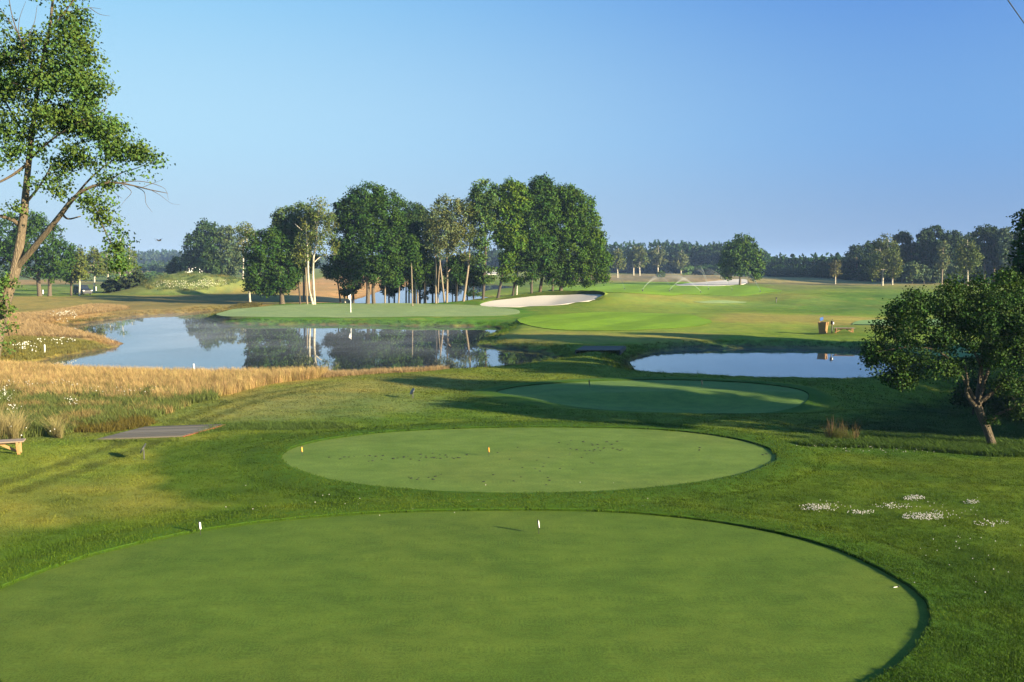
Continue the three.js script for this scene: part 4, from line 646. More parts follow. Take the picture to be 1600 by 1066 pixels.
tree('deciduous_tree', 'dark tree in shade cut by the right edge above the leaning oak', { seed: 311, D: 50, hue: OAKDARK, n: 330, k: 26, r: 0.5, size: 0.2, gap: -0.2, boughs: 60, thin: 0.04, noise: 1.2, bark: M.darkBark, trunks: [[[1628, 580, 5], [1626, 480, 4], [1618, 400, 2.6], [1616, 340, 1.2]]], lobes: [[1608, 350, 16, 22], [1606, 395, 24, 26], [1600, 430, 26, 18], [1616, 460, 40, 30], [1630, 380, 40, 50], [1610, 500, 34, 30]] });
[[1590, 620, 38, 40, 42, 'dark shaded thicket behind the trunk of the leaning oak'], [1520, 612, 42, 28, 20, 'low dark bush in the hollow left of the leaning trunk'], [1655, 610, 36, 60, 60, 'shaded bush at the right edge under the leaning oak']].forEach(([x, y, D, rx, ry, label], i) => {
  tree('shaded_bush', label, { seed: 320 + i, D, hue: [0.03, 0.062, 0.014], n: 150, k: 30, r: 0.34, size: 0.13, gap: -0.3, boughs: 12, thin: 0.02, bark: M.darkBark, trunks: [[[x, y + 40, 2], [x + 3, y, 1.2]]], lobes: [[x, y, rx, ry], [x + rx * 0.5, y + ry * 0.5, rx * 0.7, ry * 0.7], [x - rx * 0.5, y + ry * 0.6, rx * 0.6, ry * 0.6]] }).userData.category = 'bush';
});

// ---------------------------------------------------------------- woods that read as one mass
function wood(label, pts, count, rows, o) {
  const R = random(o.seed), lobes = o.lobes ?? [[0, 0.72, 0, 0.26, 0.26, 0.26], [0.16, 0.5, 0.1, 0.26, 0.3, 0.26], [-0.16, 0.48, -0.08, 0.26, 0.3, 0.26], [0, 0.22, 0, 0.34, 0.26, 0.34]];
  const spots = clumpSpots(R, lobes, { n: o.n ?? 46, gap: -0.6, noise: 0.3, core: 0.6 });
  const g = leafCloud(R, spots, { k: 14, r: 0.07, size: o.size ?? 0.075, hue: [1, 1, 1], spread: 0.12, slim: 0.45 });
  const im = new THREE.InstancedMesh(g, M.farLeaf, count), m = new THREE.Matrix4(), q = new THREE.Quaternion(), c = new THREE.Color(); im.name = numbered('distant_wood');
  for (let i = 0; i < count; i++) {
    const u = R() * (pts.length - 1), k = Math.min(pts.length - 2, Math.floor(u)), f = u - k, row = Math.floor(R() * rows), L = (j) => lerp(pts[k][j], pts[k + 1][j], f);
    const D = L(2) + row * 9 + R() * 6, p = dep(L(0), 410, D), y = height(p.x, p.z), H = Math.max(4, EYE + (410.5 - L(1)) / FOCAL * L(2) - y) * (row === 0 ? 0.62 + 0.3 * R() : 0.78 + 0.24 * R());
    q.setFromAxisAngle(V(0, 1, 0), R() * 6.28); m.compose(V(p.x, y - H * 0.06, p.z), q, V(H * (o.wide ?? 0.75) * (0.8 + 0.5 * R()), H, H * 0.75)); im.setMatrixAt(i, m);
    const t = 0.8 + 0.5 * R(), w = 0.85 + 0.3 * R(); c.setRGB(o.hue[0] * t * w, o.hue[1] * t, o.hue[2] * t); im.setColorAt(i, c);
  }
  im.castShadow = im.receiveShadow = true; scene.add(im);
  tag(im, label, 'wood', null, 'stuff');
}
wood('long dark wood rising towards the right behind the dry meadow', [[1196, 388, 420], [1260, 388, 390], [1310, 388, 345], [1345, 384, 315], [1400, 370, 300], [1460, 362, 292], [1500, 372, 290], [1560, 366, 280], [1640, 362, 270], [1740, 362, 270]], 330, 5, { seed: 401, hue: [0.022, 0.05, 0.012] });
wood('lower front edge of the right wood, fresher green', [[1196, 408, 405], [1260, 408, 375], [1310, 410, 335], [1345, 412, 305], [1420, 414, 285], [1500, 412, 275], [1640, 412, 262]], 150, 1, { seed: 402, hue: [0.03, 0.066, 0.014] });
wood('blue-green far wood behind the sprinklers', [[930, 377, 560], [990, 372, 540], [1060, 370, 520], [1085, 373, 510], [1110, 375, 500], [1135, 371, 490], [1170, 380, 470], [1200, 386, 440]], 190, 5, { seed: 403, hue: [0.025, 0.054, 0.016] });
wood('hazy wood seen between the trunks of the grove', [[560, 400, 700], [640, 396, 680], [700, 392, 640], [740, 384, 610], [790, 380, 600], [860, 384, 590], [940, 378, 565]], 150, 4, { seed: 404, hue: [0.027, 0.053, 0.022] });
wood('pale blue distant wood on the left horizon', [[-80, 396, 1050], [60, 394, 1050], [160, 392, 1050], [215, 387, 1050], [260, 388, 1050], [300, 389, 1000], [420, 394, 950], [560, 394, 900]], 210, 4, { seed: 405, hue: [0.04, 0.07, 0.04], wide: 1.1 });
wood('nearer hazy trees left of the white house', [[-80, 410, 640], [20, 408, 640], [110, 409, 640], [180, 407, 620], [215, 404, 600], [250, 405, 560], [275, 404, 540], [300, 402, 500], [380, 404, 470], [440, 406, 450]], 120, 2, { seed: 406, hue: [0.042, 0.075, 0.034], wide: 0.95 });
wood('low hedge line across the far left fields', [[-60, 424, 380], [60, 424, 380], [110, 425, 370], [200, 424, 360], [240, 422, 350], [290, 424, 330], [320, 425, 330]], 60, 1, { seed: 407, hue: [0.045, 0.085, 0.03], wide: 1.7 });
wood('clipped green hedge before the far wood beside the mist', [[1075, 409, 440], [1100, 408.5, 440], [1130, 409, 435]], 26, 1, { seed: 408, hue: [0.05, 0.10, 0.03], wide: 1.5 });
wood('dark low hedge at the foot of the white birches', [[168, 445.5, 190], [185, 443.5, 190], [205, 444, 190], [226, 447, 190]], 34, 1, { seed: 409, hue: [0.03, 0.045, 0.018], wide: 1.4, size: 0.11 });

// ---------------------------------------------------------------- grasses and flowers
function tuft(R, n, h, spread, w, lean) {
  const pos = [], nor = [], col = [], idx = [];
  for (let i = 0; i < n; i++) {
    const a = R() * 6.28, d = Math.sqrt(R()) * spread, x = Math.cos(a) * d, z = Math.sin(a) * d, f = R() * 6.28, H = h * (0.55 + 0.6 * R()), l = lean * H * (0.3 + R()), dx = Math.cos(f), dz = Math.sin(f), wx = -dz * w * 0.5, wz = dx * w * 0.5, k = pos.length / 3;
    pos.push(x - wx, -0.02, z - wz, x + wx, -0.02, z + wz, x + dx * l * 0.35 + wx * 0.7, H * 0.6, z + dz * l * 0.35 + wz * 0.7, x + dx * l * 0.35 - wx * 0.7, H * 0.6, z + dz * l * 0.35 - wz * 0.7, x + dx * l, H, z + dz * l);
    const v = 0.75 + 0.5 * R(); for (let q = 0; q < 5; q++) { nor.push(-dx * 0.8, 0.45, -dz * 0.8); col.push(v, v, v * 0.95); }
    idx.push(k, k + 1, k + 2, k, k + 2, k + 3, k + 3, k + 2, k + 4);
  }
  const g = new THREE.BufferGeometry();
  g.setAttribute('position', new THREE.Float32BufferAttribute(pos, 3)); g.setAttribute('normal', new THREE.Float32BufferAttribute(nor, 3)); g.setAttribute('color', new THREE.Float32BufferAttribute(col, 3)); g.setIndex(idx); return g;
}
function scatter(name, label, category, geometry, material, spotsOf, seed) {
  const R = random(seed), list = spotsOf(R), im = new THREE.InstancedMesh(geometry, material, list.length), m = new THREE.Matrix4(), q = new THREE.Quaternion(), up = V(0, 1, 0), p = V(0, 0, 0), s = V(0, 0, 0);
  im.name = numbered(name);
  list.forEach(([x, y, z, k, c, kw], i) => { q.setFromAxisAngle(up, R() * 6.28); m.compose(p.set(x, y, z), q, s.set(kw ?? k, k, kw ?? k)); im.setMatrixAt(i, m); im.setColorAt(i, c); });
  im.castShadow = im.receiveShadow = true; scene.add(im); return tag(im, label, category, null, 'stuff');
}
const patches = (list, size, up, hue) => (R) => { const out = []; for (const [x, y, rx, ry, n] of list) for (let i = 0; i < n; i++) { const a = R() * 6.28, d = Math.pow(R(), 0.7), p = ground(x + Math.cos(a) * d * rx, y + Math.sin(a) * d * ry), v = 0.8 + 0.3 * R(); out.push([p.x, height(p.x, p.z) + up * (0.6 + 0.6 * R()), p.z, size * (0.7 + 0.6 * R()), tc(hue[0] * v, hue[1] * v, hue[2] * v)]); } return out; };
const inShape = (R, s) => { for (let i = 0; i < 60; i++) { const x = lerp(s.x0, s.x1, R()), z = lerp(s.z0, s.z1, R()); if (sdf(s, x, z, 1) < 0) return [x, z]; } return null; };
const wet = (x, z) => pondShapes.some((s) => sdf(s, x, z, 0.6) < 0.3);
function field(px, count, make) { const s = zoneOf(px, 80); return (R) => { const out = []; for (let i = 0; i < count; i++) { const q = inShape(R, s); if (!q || wet(q[0], q[1])) continue; const t = make(R, q[0], q[1]); if (t) out.push(t); } return out; }; }
const tc = (r, g, b) => new THREE.Color(r, g, b);
// short turf that can be made out as blades, round the near tees
scatter('rough_grass', 'short green turf blades round the near tees', 'grass', tuft(random(501), 7, 0.027, 0.062, 0.009, 0.7), M.blade, (R) => {
  const out = [], c = new THREE.Color();
  for (let i = 0; i < 210000; i++) {
    const z = -12.5 * Math.pow(72 / 12.5, Math.pow(R(), 1.12)), x = (R() * 2 - 1) * 0.6 * -z;
    if (sdf(teeShapes[0], x, z, 2) < 0.05 || sdf(teeShapes[1], x, z, 2) < 0.05) continue;
    landColor(x, z, c); if (-z > 30 && (sdf(teeShapes[2], x, z, 2) < 0.1 || pondShapes[0].poly && (sdf(pondShapes[0], x, z, 1) < 0.5 || sdf(pondShapes[1], x, z, 1) < 0.5))) continue;
    const near = 1 - smooth(-z, 14, 60);
    const k = 0.75 + R() * 0.6 + 0.25 * noise2(x / 1.5, z / 1.5), t = 0.84 * (0.86 + 0.28 * R());
    const on = Math.min(Math.abs(sdf(teeShapes[0], x, z, 2)), Math.abs(sdf(teeShapes[1], x, z, 2)));
    out.push([x, height(x, z) + collarLift(on) - 0.004, z, k * lerp(1.1, 1, near), c.clone().multiplyScalar(t), (k + 0.4) * lerp(3.2, 1, near)]);
  }
  return out;
}, 502);
const straw = [0.37, 0.262, 0.12], strawGeo = tuft(random(503), 12, 0.5, 0.17, 0.014, 0.6), weedGeo = tuft(random(504), 12, 0.42, 0.17, 0.022, 0.6);
scatter('dry_grass', 'tall straw-coloured grass along the near shore of the main pond', 'dry grass', strawGeo, M.blade, field([[-80, 640], [0, 626], [120, 628], [250, 628], [330, 622], [430, 599], [500, 590], [512, 585], [400, 587], [300, 587], [200, 585], [100, 580], [0, 575], [-80, 575]], 20000, (R, x, z) => { const edge = plane(800 + FOCAL * x / -z, 606).z; if (z > edge && R() < 0.35 + 0.35 * smooth(z - edge, 0, 2.5) + 0.5 * noise2(x / 1.7, z / 1.7)) return null; const n = 1 + 0.3 * noise2(x / 2, z / 2), v = (0.8 + 0.5 * R()) * n; return [x, height(x, z), z, 0.7 + 0.5 * R(), tc(straw[0] * v, straw[1] * v * (0.9 + 0.25 * R()), straw[2] * v), 1.1]; }), 505);
scatter('dry_grass', 'thin pink-tinged grass tops at the water edge right of the straw meadow', 'dry grass', strawGeo, M.blade, field([[500, 590], [600, 584], [680, 579], [700, 576], [600, 580], [510, 585]], 900, (R, x, z) => { const v = 0.8 + 0.5 * R(); return [x, height(x, z), z, 0.35 + 0.3 * R(), tc(0.360 * v, 0.259 * v, 0.137 * v), 0.8]; }), 506);
scatter('meadow_weeds', 'green weedy meadow below the straw-coloured grass', 'weeds', weedGeo, M.blade, field([[-120, 700], [0, 690], [110, 676], [160, 668], [230, 655], [300, 632], [340, 622], [250, 614], [120, 608], [-120, 606]], 9500, (R, x, z) => { const n = noise2(x / 2.2, z / 2.2) + 0.4 * (R() - 0.5), v = 0.75 + 0.5 * R(), dry = smooth(n, 0.1, 0.8); return [x, height(x, z), z, 0.6 + 0.6 * R(), tc(lerp(0.13, 0.3, dry) * v, lerp(0.165, 0.225, dry) * v, lerp(0.045, 0.09, dry) * v), 1.1]; }), 507);
const fountain = tuft(random(530), 70, 0.85, 0.12, 0.014, 0.95);
scatter('dry_grass', 'pale seeding grass clumps behind the left bench', 'dry grass', fountain, M.blade, patches([[12, 686, 26, 3, 9], [30, 682, 16, 3, 4], [6, 676, 20, 3, 4]], 1.0, 0, [0.31, 0.26, 0.12]), 508);
scatter('dry_grass', 'small pale grass clump left of the wooden bridge deck', 'dry grass', fountain, M.blade, patches([[92, 684, 8, 2, 4]], 0.85, 0, [0.29, 0.25, 0.11]), 509);
scatter('ditch_grass', 'brownish grass filling the ditch beside the wooden bridge deck', 'grass', weedGeo, M.blade, field([[90, 670], [160, 676], [210, 670], [240, 662], [200, 652], [110, 654]], 1500, (R, x, z) => { const v = 0.7 + 0.5 * R(); return [x, height(x, z) - 0.1, z, 0.6 + 0.5 * R(), tc(0.158 * v, 0.130 * v, 0.029 * v), 1]; }), 510);
scatter('ditch_grass', 'fresh green weeds at the right end of the wooden bridge deck', 'grass', weedGeo, M.blade, field([[312, 680], [345, 674], [470, 672], [560, 668], [520, 660], [400, 662], [335, 664]], 1100, (R, x, z) => { const v = 0.75 + 0.5 * R(); return [x, height(x, z) - 0.12, z, 0.35 + 0.4 * R(), tc(0.086 * v, 0.137 * v, 0.029 * v), 0.9]; }), 511);
scatter('dry_grass', 'dry grass on the low point reaching into the pond', 'dry grass', strawGeo, M.blade, field([[-160, 528], [40, 526], [170, 531], [186, 535], [150, 520], [95, 510], [60, 506], [130, 492], [200, 482], [150, 477], [60, 490], [-160, 494]], 9000, (R, x, z) => { const v = 0.75 + 0.5 * R(); return [x, height(x, z), z, 0.45 + 0.4 * R(), tc(0.42 * v, 0.3 * v, 0.15 * v), 1.9]; }), 512);
scatter('meadow_weeds', 'olive grass on the flanks of the low point in the pond', 'weeds', weedGeo, M.blade, field([[-160, 566], [0, 567], [90, 557], [188, 541], [188, 534], [120, 532], [40, 528], [-160, 532]], 5000, (R, x, z) => { const v = 0.75 + 0.5 * R(); return [x, height(x, z), z, 0.5 + 0.4 * R(), tc(0.194 * v, 0.180 * v, 0.050 * v), 1.1]; }), 513);
scatter('meadow_weeds', 'wild tussocks covering the far left mound', 'weeds', weedGeo, M.blade, field([[236, 455], [300, 456], [345, 453], [372, 442], [372, 434], [330, 430], [270, 436], [210, 444]], 5000, (R, x, z) => { const v = 0.75 + 0.5 * R(), n = smooth(noise2(x / 5, z / 5), -0.2, 0.6); return [x, height(x, z), z, 1.0 + 0.9 * R(), tc(lerp(0.1, 0.2, n) * v, lerp(0.15, 0.19, n) * v, 0.06 * v), 2.6]; }), 514);
scatter('meadow_weeds', 'tufty bank grass along the far shore left of the green', 'weeds', weedGeo, M.blade, field([[100, 507], [190, 497], [300, 489], [360, 484], [400, 480], [400, 474], [300, 482], [180, 491], [90, 500]], 3000, (R, x, z) => { const v = 0.7 + 0.5 * R(); return [x, height(x, z), z, 0.5 + 0.5 * R(), tc(0.173 * v, 0.158 * v, 0.050 * v), 1.6]; }), 515);
scatter('bank_grass', 'longer grass fringe hanging over the banks of the ponds', 'grass', weedGeo, M.blade, (R) => {
  const out = []; for (let w = 0; w < 2; w++) { const P = pondShapes[w].poly; for (let i = 0; i < P.length; i++) for (let j = 0; j < 26; j++) {
    const a = P[i], b = P[(i + 1) % P.length], t = R(), dx = b[0] - a[0], dz = b[1] - a[1], l = Math.hypot(dx, dz), o = (R() * 1.7 + 0.35), sd = sdf(pondShapes[w], a[0] + dz / l, a[1] - dx / l, 9) > 0 ? 1 : -1, x = a[0] + dx * t + sd * dz / l * o, z = a[1] + dz * t - sd * dx / l * o;
    if (wet(x, z) || x > 30) continue; const c = landColor(x, z, new THREE.Color()), v = 0.5 + 0.45 * R(); out.push([x, height(x, z) - 0.03, z, 0.25 + 0.45 * R(), tc(c.r * v, c.g * v, c.b * v), 0.8]);
  } } return out; }, 516);
scatter('tall_weeds', 'dry brown dock stalks standing left of the leaning oak', 'weeds', tuft(random(517), 9, 1.0, 0.12, 0.022, 0.3), M.blade, patches([[1298, 688, 6, 2, 5], [1313, 688, 8, 2, 6], [1338, 690, 5, 1.5, 3]], 0.75, 0, [0.16, 0.105, 0.055]), 518);
scatter('tall_weeds', 'olive weeds at the foot of the dock stalks', 'weeds', fountain, M.blade, patches([[1310, 690, 24, 2, 7]], 0.55, 0, [0.13, 0.14, 0.035]), 531);
scatter('bank_grass', 'lush taller grass with clover along the edge of the hollow by the leaning oak', 'grass', weedGeo, M.blade, field([[1250, 696], [1340, 700], [1450, 705], [1560, 714], [1640, 712], [1600, 694], [1450, 688], [1330, 684]], 2600, (R, x, z) => { const v = 0.7 + 0.5 * R(); return [x, height(x, z), z, 0.3 + 0.3 * R(), tc(0.079 * v, 0.144 * v, 0.022 * v), 0.9]; }), 519);
scatter('bank_grass', 'grass growing against the near edge of the grey plank bridge deck', 'grass', weedGeo, M.blade, patches([[215, 689.5, 72, 1.6, 150], [150, 690, 10, 3, 30]], 0.28, -0.02, [0.13, 0.17, 0.035]), 532);
// flower heads
const headGeo = new THREE.IcosahedronGeometry(1, 0); headGeo.setAttribute('color', new THREE.Float32BufferAttribute(new Array(headGeo.attributes.position.count * 3).fill(1), 3));
scatter('clover_flowers', 'white clover flowers in patches on the right foreground rough', 'flowers', headGeo, M.petal, patches([[1280, 796, 32, 6, 150], [1345, 803, 22, 4, 60], [1428, 781, 17, 4, 110], [1395, 793, 32, 5, 70], [1442, 810, 34, 6, 220], [1518, 787, 14, 3, 50], [1548, 821, 28, 6, 50], [1470, 802, 60, 12, 40], [1305, 790, 40, 8, 20], [1420, 700, 180, 9, 150], [1400, 690, 70, 4, 110], [1545, 706, 30, 5, 70], [1500, 860, 110, 90, 40], [700, 780, 400, 30, 30]], 0.011, 0.06, [0.46, 0.44, 0.39]), 521);
scatter('wild_flowers', 'white wild flowers among the meadow weeds on the left', 'flowers', headGeo, M.petal, patches([[8, 628, 16, 8, 46], [112, 640, 10, 3, 16], [20, 652, 16, 5, 16], [60, 612, 70, 8, 40], [200, 620, 60, 10, 30], [40, 690, 60, 10, 6]], 0.02, 0.42, [0.55, 0.55, 0.5]), 522);
scatter('wild_flowers', 'white wild flowers on the low point in the pond', 'flowers', headGeo, M.petal, patches([[100, 493, 22, 5, 60], [40, 545, 20, 5, 34], [88, 537, 34, 3, 26]], 0.045, 0.35, [0.5, 0.5, 0.43]), 523);
scatter('wild_flowers', 'cream wild flowers on the far left mound', 'flowers', headGeo, M.petal, patches([[290, 448, 50, 7, 160], [330, 446, 30, 6, 60]], 0.07, 0.6, [0.42, 0.41, 0.3]), 524);
const crumbGeo = new THREE.DodecahedronGeometry(1, 0); crumbGeo.scale(1, 0.5, 1); crumbGeo.setAttribute('color', new THREE.Float32BufferAttribute(new Array(crumbGeo.attributes.position.count * 3).fill(1), 3));
scatter('worm_casts', 'dark specks of soil strewn over the second tee', 'soil', crumbGeo, M.petal, patches([[600, 717, 90, 5, 26], [700, 716, 60, 8, 14], [650, 748, 40, 5, 7], [910, 692, 60, 6, 12], [930, 705, 50, 6, 14], [860, 715, 90, 20, 14], [800, 745, 140, 18, 12], [1090, 703, 10, 3, 3], [1195, 711, 6, 1, 2]], 0.042, 0.014, [0.016, 0.024, 0.006]), 525);

// ---------------------------------------------------------------- small things
const boxG = (w, h, d, x = 0, y = 0, z = 0, r = 0.008) => { const g = new RoundedBoxGeometry(w, h, d, 2, Math.min(r, w / 2.2, h / 2.2, d / 2.2)); g.translate(x, y, z); return g; };
const rod = (r, h, x = 0, y = 0, z = 0, n = 10, r2) => { const g = new THREE.CylinderGeometry(r2 ?? r, r, h, n); g.translate(x, y + h / 2, z); return g; };
// tee markers: a narrow plate on a thin stake, leaning a little
function marker(label, px, py, plate, turn, k, group) {
  const p = plane(px, py), t = thing('tee_marker', label, 'tee marker', [p.x, baseHeight(p.x, p.z) + 0.012, p.z], turn, group);
  mesh('stake', rod(0.007, 0.16 * k), M.black, t);
  const s = new THREE.Shape(); s.moveTo(-0.04, 0); s.lineTo(0.04, 0); s.lineTo(0.046, 0.15); s.quadraticCurveTo(0.03, 0.185, 0, 0.19); s.quadraticCurveTo(-0.03, 0.185, -0.046, 0.15); s.closePath();
  const back = new THREE.ExtrudeGeometry(s, { depth: 0.016, bevelEnabled: true, bevelSize: 0.004, bevelThickness: 0.003, bevelSegments: 2 }); back.translate(0, 0, -0.008); back.scale(0.66 * k, k, k);
  const pl = mesh('plate', back, M.black, t); pl.position.set(0, 0.13 * k, 0); pl.rotation.x = -0.12;
  for (const d of [1, -1]) { const f = new THREE.ShapeGeometry(s); f.scale(0.52 * k, 0.86 * k, 1); if (d < 0) f.rotateY(Math.PI); f.translate(0, 0.01 * k, d * 0.0135 * k + d * 0.001); mesh('face', f, plate, pl); }
  return t;
}
marker('white plate marker on the left edge of the foreground tee', 313, 837, M.white, 1.15, 0.98);
marker('white plate marker near the middle of the foreground tee', 842, 835, M.white, 1.25, 1.02);
marker('yellow plate marker at the left end of the second tee', 472, 713, M.yellow, 1.0, 0.95);
marker('yellow plate marker in the middle of the second tee', 764, 713.5, M.yellow, 1.15, 0.95);
marker('dark plate marker at the far left of the shaded third tee', 921, 606, M.steel, 0.8, 1.15);
marker('dark plate marker at the right of the shaded third tee', 1097, 606, M.steel, 1.1, 1.15);
// oval hole boards on two legs
function board(label, px, py, k) {
  const p = ground(px, py), t = thing('hole_sign', label, 'sign', [p.x, height(p.x, p.z), p.z], -1.27);
  for (const x of [-0.09, 0.09]) mesh('leg', rod(0.012, 0.3 * k, x * k, 0, 0), M.steel, t);
  const g = new THREE.CylinderGeometry(0.26 * k, 0.26 * k, 0.03, 28); g.scale(1, 1, 0.62);
  const b = mesh('board', g, M.steel, t); b.position.set(0, 0.34 * k, 0.02); b.rotation.x = 1.05;
  const f = new THREE.CylinderGeometry(0.22 * k, 0.22 * k, 0.006, 28); f.scale(1, 1, 0.58); f.translate(0, 0.019, 0); mesh('face', f, M.steel, b);
}
board('tilted oval hole sign on two thin legs near the wooden bridge deck', 225, 718, 1.05);
board('small tilted hole sign standing left of the third tee', 645, 623, 1.0);
{ const p = ground(1213, 473), t = thing('distance_post', 'short dark post alone in the far right rough', 'post', [p.x, height(p.x, p.z), p.z]); mesh('post', rod(0.07, 0.62), M.steel, t); mesh('cap', boxG(0.2, 0.22, 0.16, 0, 0.7, 0), M.black, t); }
// flagstick on the green
{ const p = ground(548, 488.5), y = height(p.x, p.z) + 0.05, t = thing('flagstick', 'white flagstick with a limp white flag on the pale green', 'flagstick', [p.x, y, p.z], 0.4);
  mesh('pole', rod(0.05, 2.25, 0, 0, 0, 10, 0.035), M.white, t);
  const cup = new THREE.CylinderGeometry(0.08, 0.08, 0.05, 16, 1, true); cup.translate(0, 0.005, 0); mesh('cup', cup, M.white, t);
  const g = new THREE.PlaneGeometry(0.2, 0.62, 8, 10), q = g.attributes.position; for (let i = 0; i < q.count; i++) { const x = q.getX(i) + 0.1, yy = q.getY(i); q.setXYZ(i, -x * (0.9 + 0.3 * Math.sin(yy * 5)) - 0.03, yy + 1.9 - x * 0.9, 0.05 * Math.sin(x * 30 + yy * 4)); } g.computeVertexNormals();
  mesh('flag', g, std({ color: tc(0.8, 0.78, 0.74), side: THREE.DoubleSide }), t); }
// white hazard stakes and roadside posts
const stake = (label, px, py, h, r, y) => { const p = y === undefined ? ground(px, py) : plane(px, py, y), t = thing('white_stake', label, 'stake', [p.x, (y === undefined ? height(p.x, p.z) : y) - 0.03, p.z]); const g = rod(r, h); mesh('shaft', g, M.white, t); const c = new THREE.SphereGeometry(r * 1.04, 10, 5, 0, 6.3, 0, 1.6); c.translate(0, h, 0); mesh('cap', c, M.white, t); };
stake('white hazard stake at the tip of the shore on the left', 70, 556, 0.8, 0.045, WATER + 0.08);
stake('tiny white stake top showing among the straw grass', 303, 587, 0.72, 0.05);
stake('white roadside post left of the forked dark trunks', 67, 459.5, 0.75, 0.12);
stake('white roadside post between the dark oak trunks and the car', 76, 459, 1.0, 0.14);
stake('short white post just right of the car and birch', 150, 454.5, 0.9, 0.1);
stake('white stake at the left bank of the far channel', 300, 489, 0.5, 0.05);
// benches
function bench(name, label, pos, turn) {
  const t = thing(name, label, 'bench', pos, turn);
  for (const z of [-0.17, 0, 0.17]) mesh('seat_plank', boxG(1.75, 0.045, 0.155, 0, 0.44, z), M.seat ??= std({ color: tc(0.42, 0.31, 0.22), map: woodTone, roughness: 0.55 }), t);
  for (const s of [-1, 1]) {
    mesh('cross_beam', boxG(0.07, 0.07, 0.5, s * 0.68, 0.383, 0), M.newWood, t);
    for (const d of [-1, 1]) { const g = boxG(0.09, 0.36, 0.07); g.rotateX(d * 0.28); g.rotateZ(s * 0.07); g.translate(s * 0.7, 0.175, d * 0.2); mesh('leg', g, M.newWood, t); }
    const b = boxG(0.62, 0.08, 0.06); b.rotateZ(-s * 0.5); b.translate(s * 0.36, 0.25, 0.0); mesh('brace', b, M.newWood, t);
  }
  mesh('rail', boxG(1.3, 0.06, 0.05, 0, 0.375, 0), M.newWood, t);
  return t;
}
const bp = plane(-8, 712), bench1 = bench('wooden_bench', 'wooden bench with splayed orange legs cut by the left edge', [bp.x, height(bp.x, bp.z), bp.z], 0.33);
const b2 = ground(1319, 520.5); copy(bench1, 'small wooden bench with arched legs beside the bin past the right pond', [b2.x, height(b2.x, b2.z), b2.z], -0.16, 0.98);
// wooden bin, ball washer and blue panel beside the far bench
{ const p = ground(1286, 521), t = thing('wooden_bin', 'tapered wooden bin left of the far bench', 'bin', [p.x, height(p.x, p.z) - 0.02, p.z], 0.98), W = 0.68, H = 1.0;
  for (let s = 0; s < 4; s++) for (let k = 0; k < 4; k++) {
    const w0 = W * 0.74 / 4, w1 = W / 4, sh = new THREE.Shape(); sh.moveTo((k - 2) * w0 + 0.006, 0); sh.lineTo((k - 1) * w0 - 0.006, 0); sh.lineTo((k - 1) * w1 - 0.006, H); sh.lineTo((k - 2) * w1 + 0.006, H); sh.closePath();
    const g = new THREE.ExtrudeGeometry(sh, { depth: 0.025, bevelEnabled: false }); g.rotateX(Math.atan(W * 0.13 / H)); g.translate(0, 0, W * 0.37); g.rotateY(s * Math.PI / 2); mesh('slat', g, M.newWood, t);
  }
  mesh('liner', (() => { const g = new THREE.CylinderGeometry(W * 0.6, W * 0.46, H - 0.06, 4, 1); g.rotateY(Math.PI / 4); g.translate(0, H / 2, 0); return g; })(), M.black, t);
  for (let s = 0; s < 4; s++) { const g = boxG(W + 0.05, 0.05, 0.05, 0, H - 0.02, W / 2 + 0.02); g.rotateY(s * Math.PI / 2); mesh('rim', g, M.newWood, t); } }
{ const p = ground(1300, 520.5), t = thing('ball_washer', 'dark ball washer post with a white front between bin and bench', 'ball washer', [p.x, height(p.x, p.z), p.z], 0.7);
  mesh('post', rod(0.045, 0.75), M.steel, t); mesh('housing', boxG(0.2, 0.3, 0.2, 0, 0.9, 0, 0.03), M.black, t); mesh('front_panel', boxG(0.12, 0.16, 0.02, 0.03, 0.85, 0.11), M.white, t); mesh('handle', rod(0.015, 0.1, 0, 1.05, 0), M.steel, t); const k = new THREE.SphereGeometry(0.035, 10, 8); k.translate(0, 1.17, 0); mesh('knob', k, M.black, t); }
{ const p = ground(1283, 517), t = thing('tilted_sign', 'blue tilted sign panel on thin posts behind the wooden bin', 'sign', [p.x, height(p.x, p.z), p.z], 0.35);
  for (const x of [-0.12, 0.12]) mesh('post', rod(0.018, 1.0, x), M.steel, t); const g = boxG(0.36, 0.3, 0.025); g.rotateZ(0.25); const b = mesh('panel', g, M.blue, t); b.position.set(0, 1.06, 0.03); b.rotation.x = 0.15; }
// plank bridge decks
function bridge(label, corner, across, along, nPlanks, face, tones) { // corner: near left; across, along: vectors
  const c = corner.clone().addScaledVector(across, 0.5).addScaledVector(along, 0.5), t = thing('footbridge', label, 'footbridge', [c.x, 0, c.z], Math.atan2(-across.z, across.x));
  const W = across.length(), u = across.clone().normalize(), v = V(u.z, 0, -u.x); const depth = along.dot(v), skew = along.dot(u), R = random(nPlanks), y = 0.045;
  for (let i = 0; i < nPlanks; i++) {
    const f = (i + 0.5) / nPlanks - 0.5, d = depth / nPlanks, g = boxG(W - 0.02 + (R() - 0.5) * 0.05, 0.05, Math.abs(d) - 0.012, skew * f + (R() - 0.5) * 0.03, y + (R() - 0.5) * 0.008, -depth * f, 0.006);
    mesh('plank', g, tones[Math.floor(R() * tones.length)], t);
  }
  for (const s of [-1, 1]) { const L = Math.hypot(depth, skew), g = boxG(0.09, 0.3, L); g.rotateY(-Math.atan2(skew, depth)); g.translate(s * (W / 2 + 0.03), y - 0.15, 0); mesh('side_beam', g, s > 0 ? face : M.greyWoodDark, t); }
}
{ const a = plane(150, 689), b = plane(284, 684), d = plane(226, 669.5), al = d.clone().sub(a); bridge('grey plank bridge deck with an orange side beam over the ditch on the left', a, b.clone().sub(a), al, 18, M.orange, [M.greyWood, M.greyWoodDark, std({ color: tc(0.2, 0.18, 0.15), map: woodTone })]); }
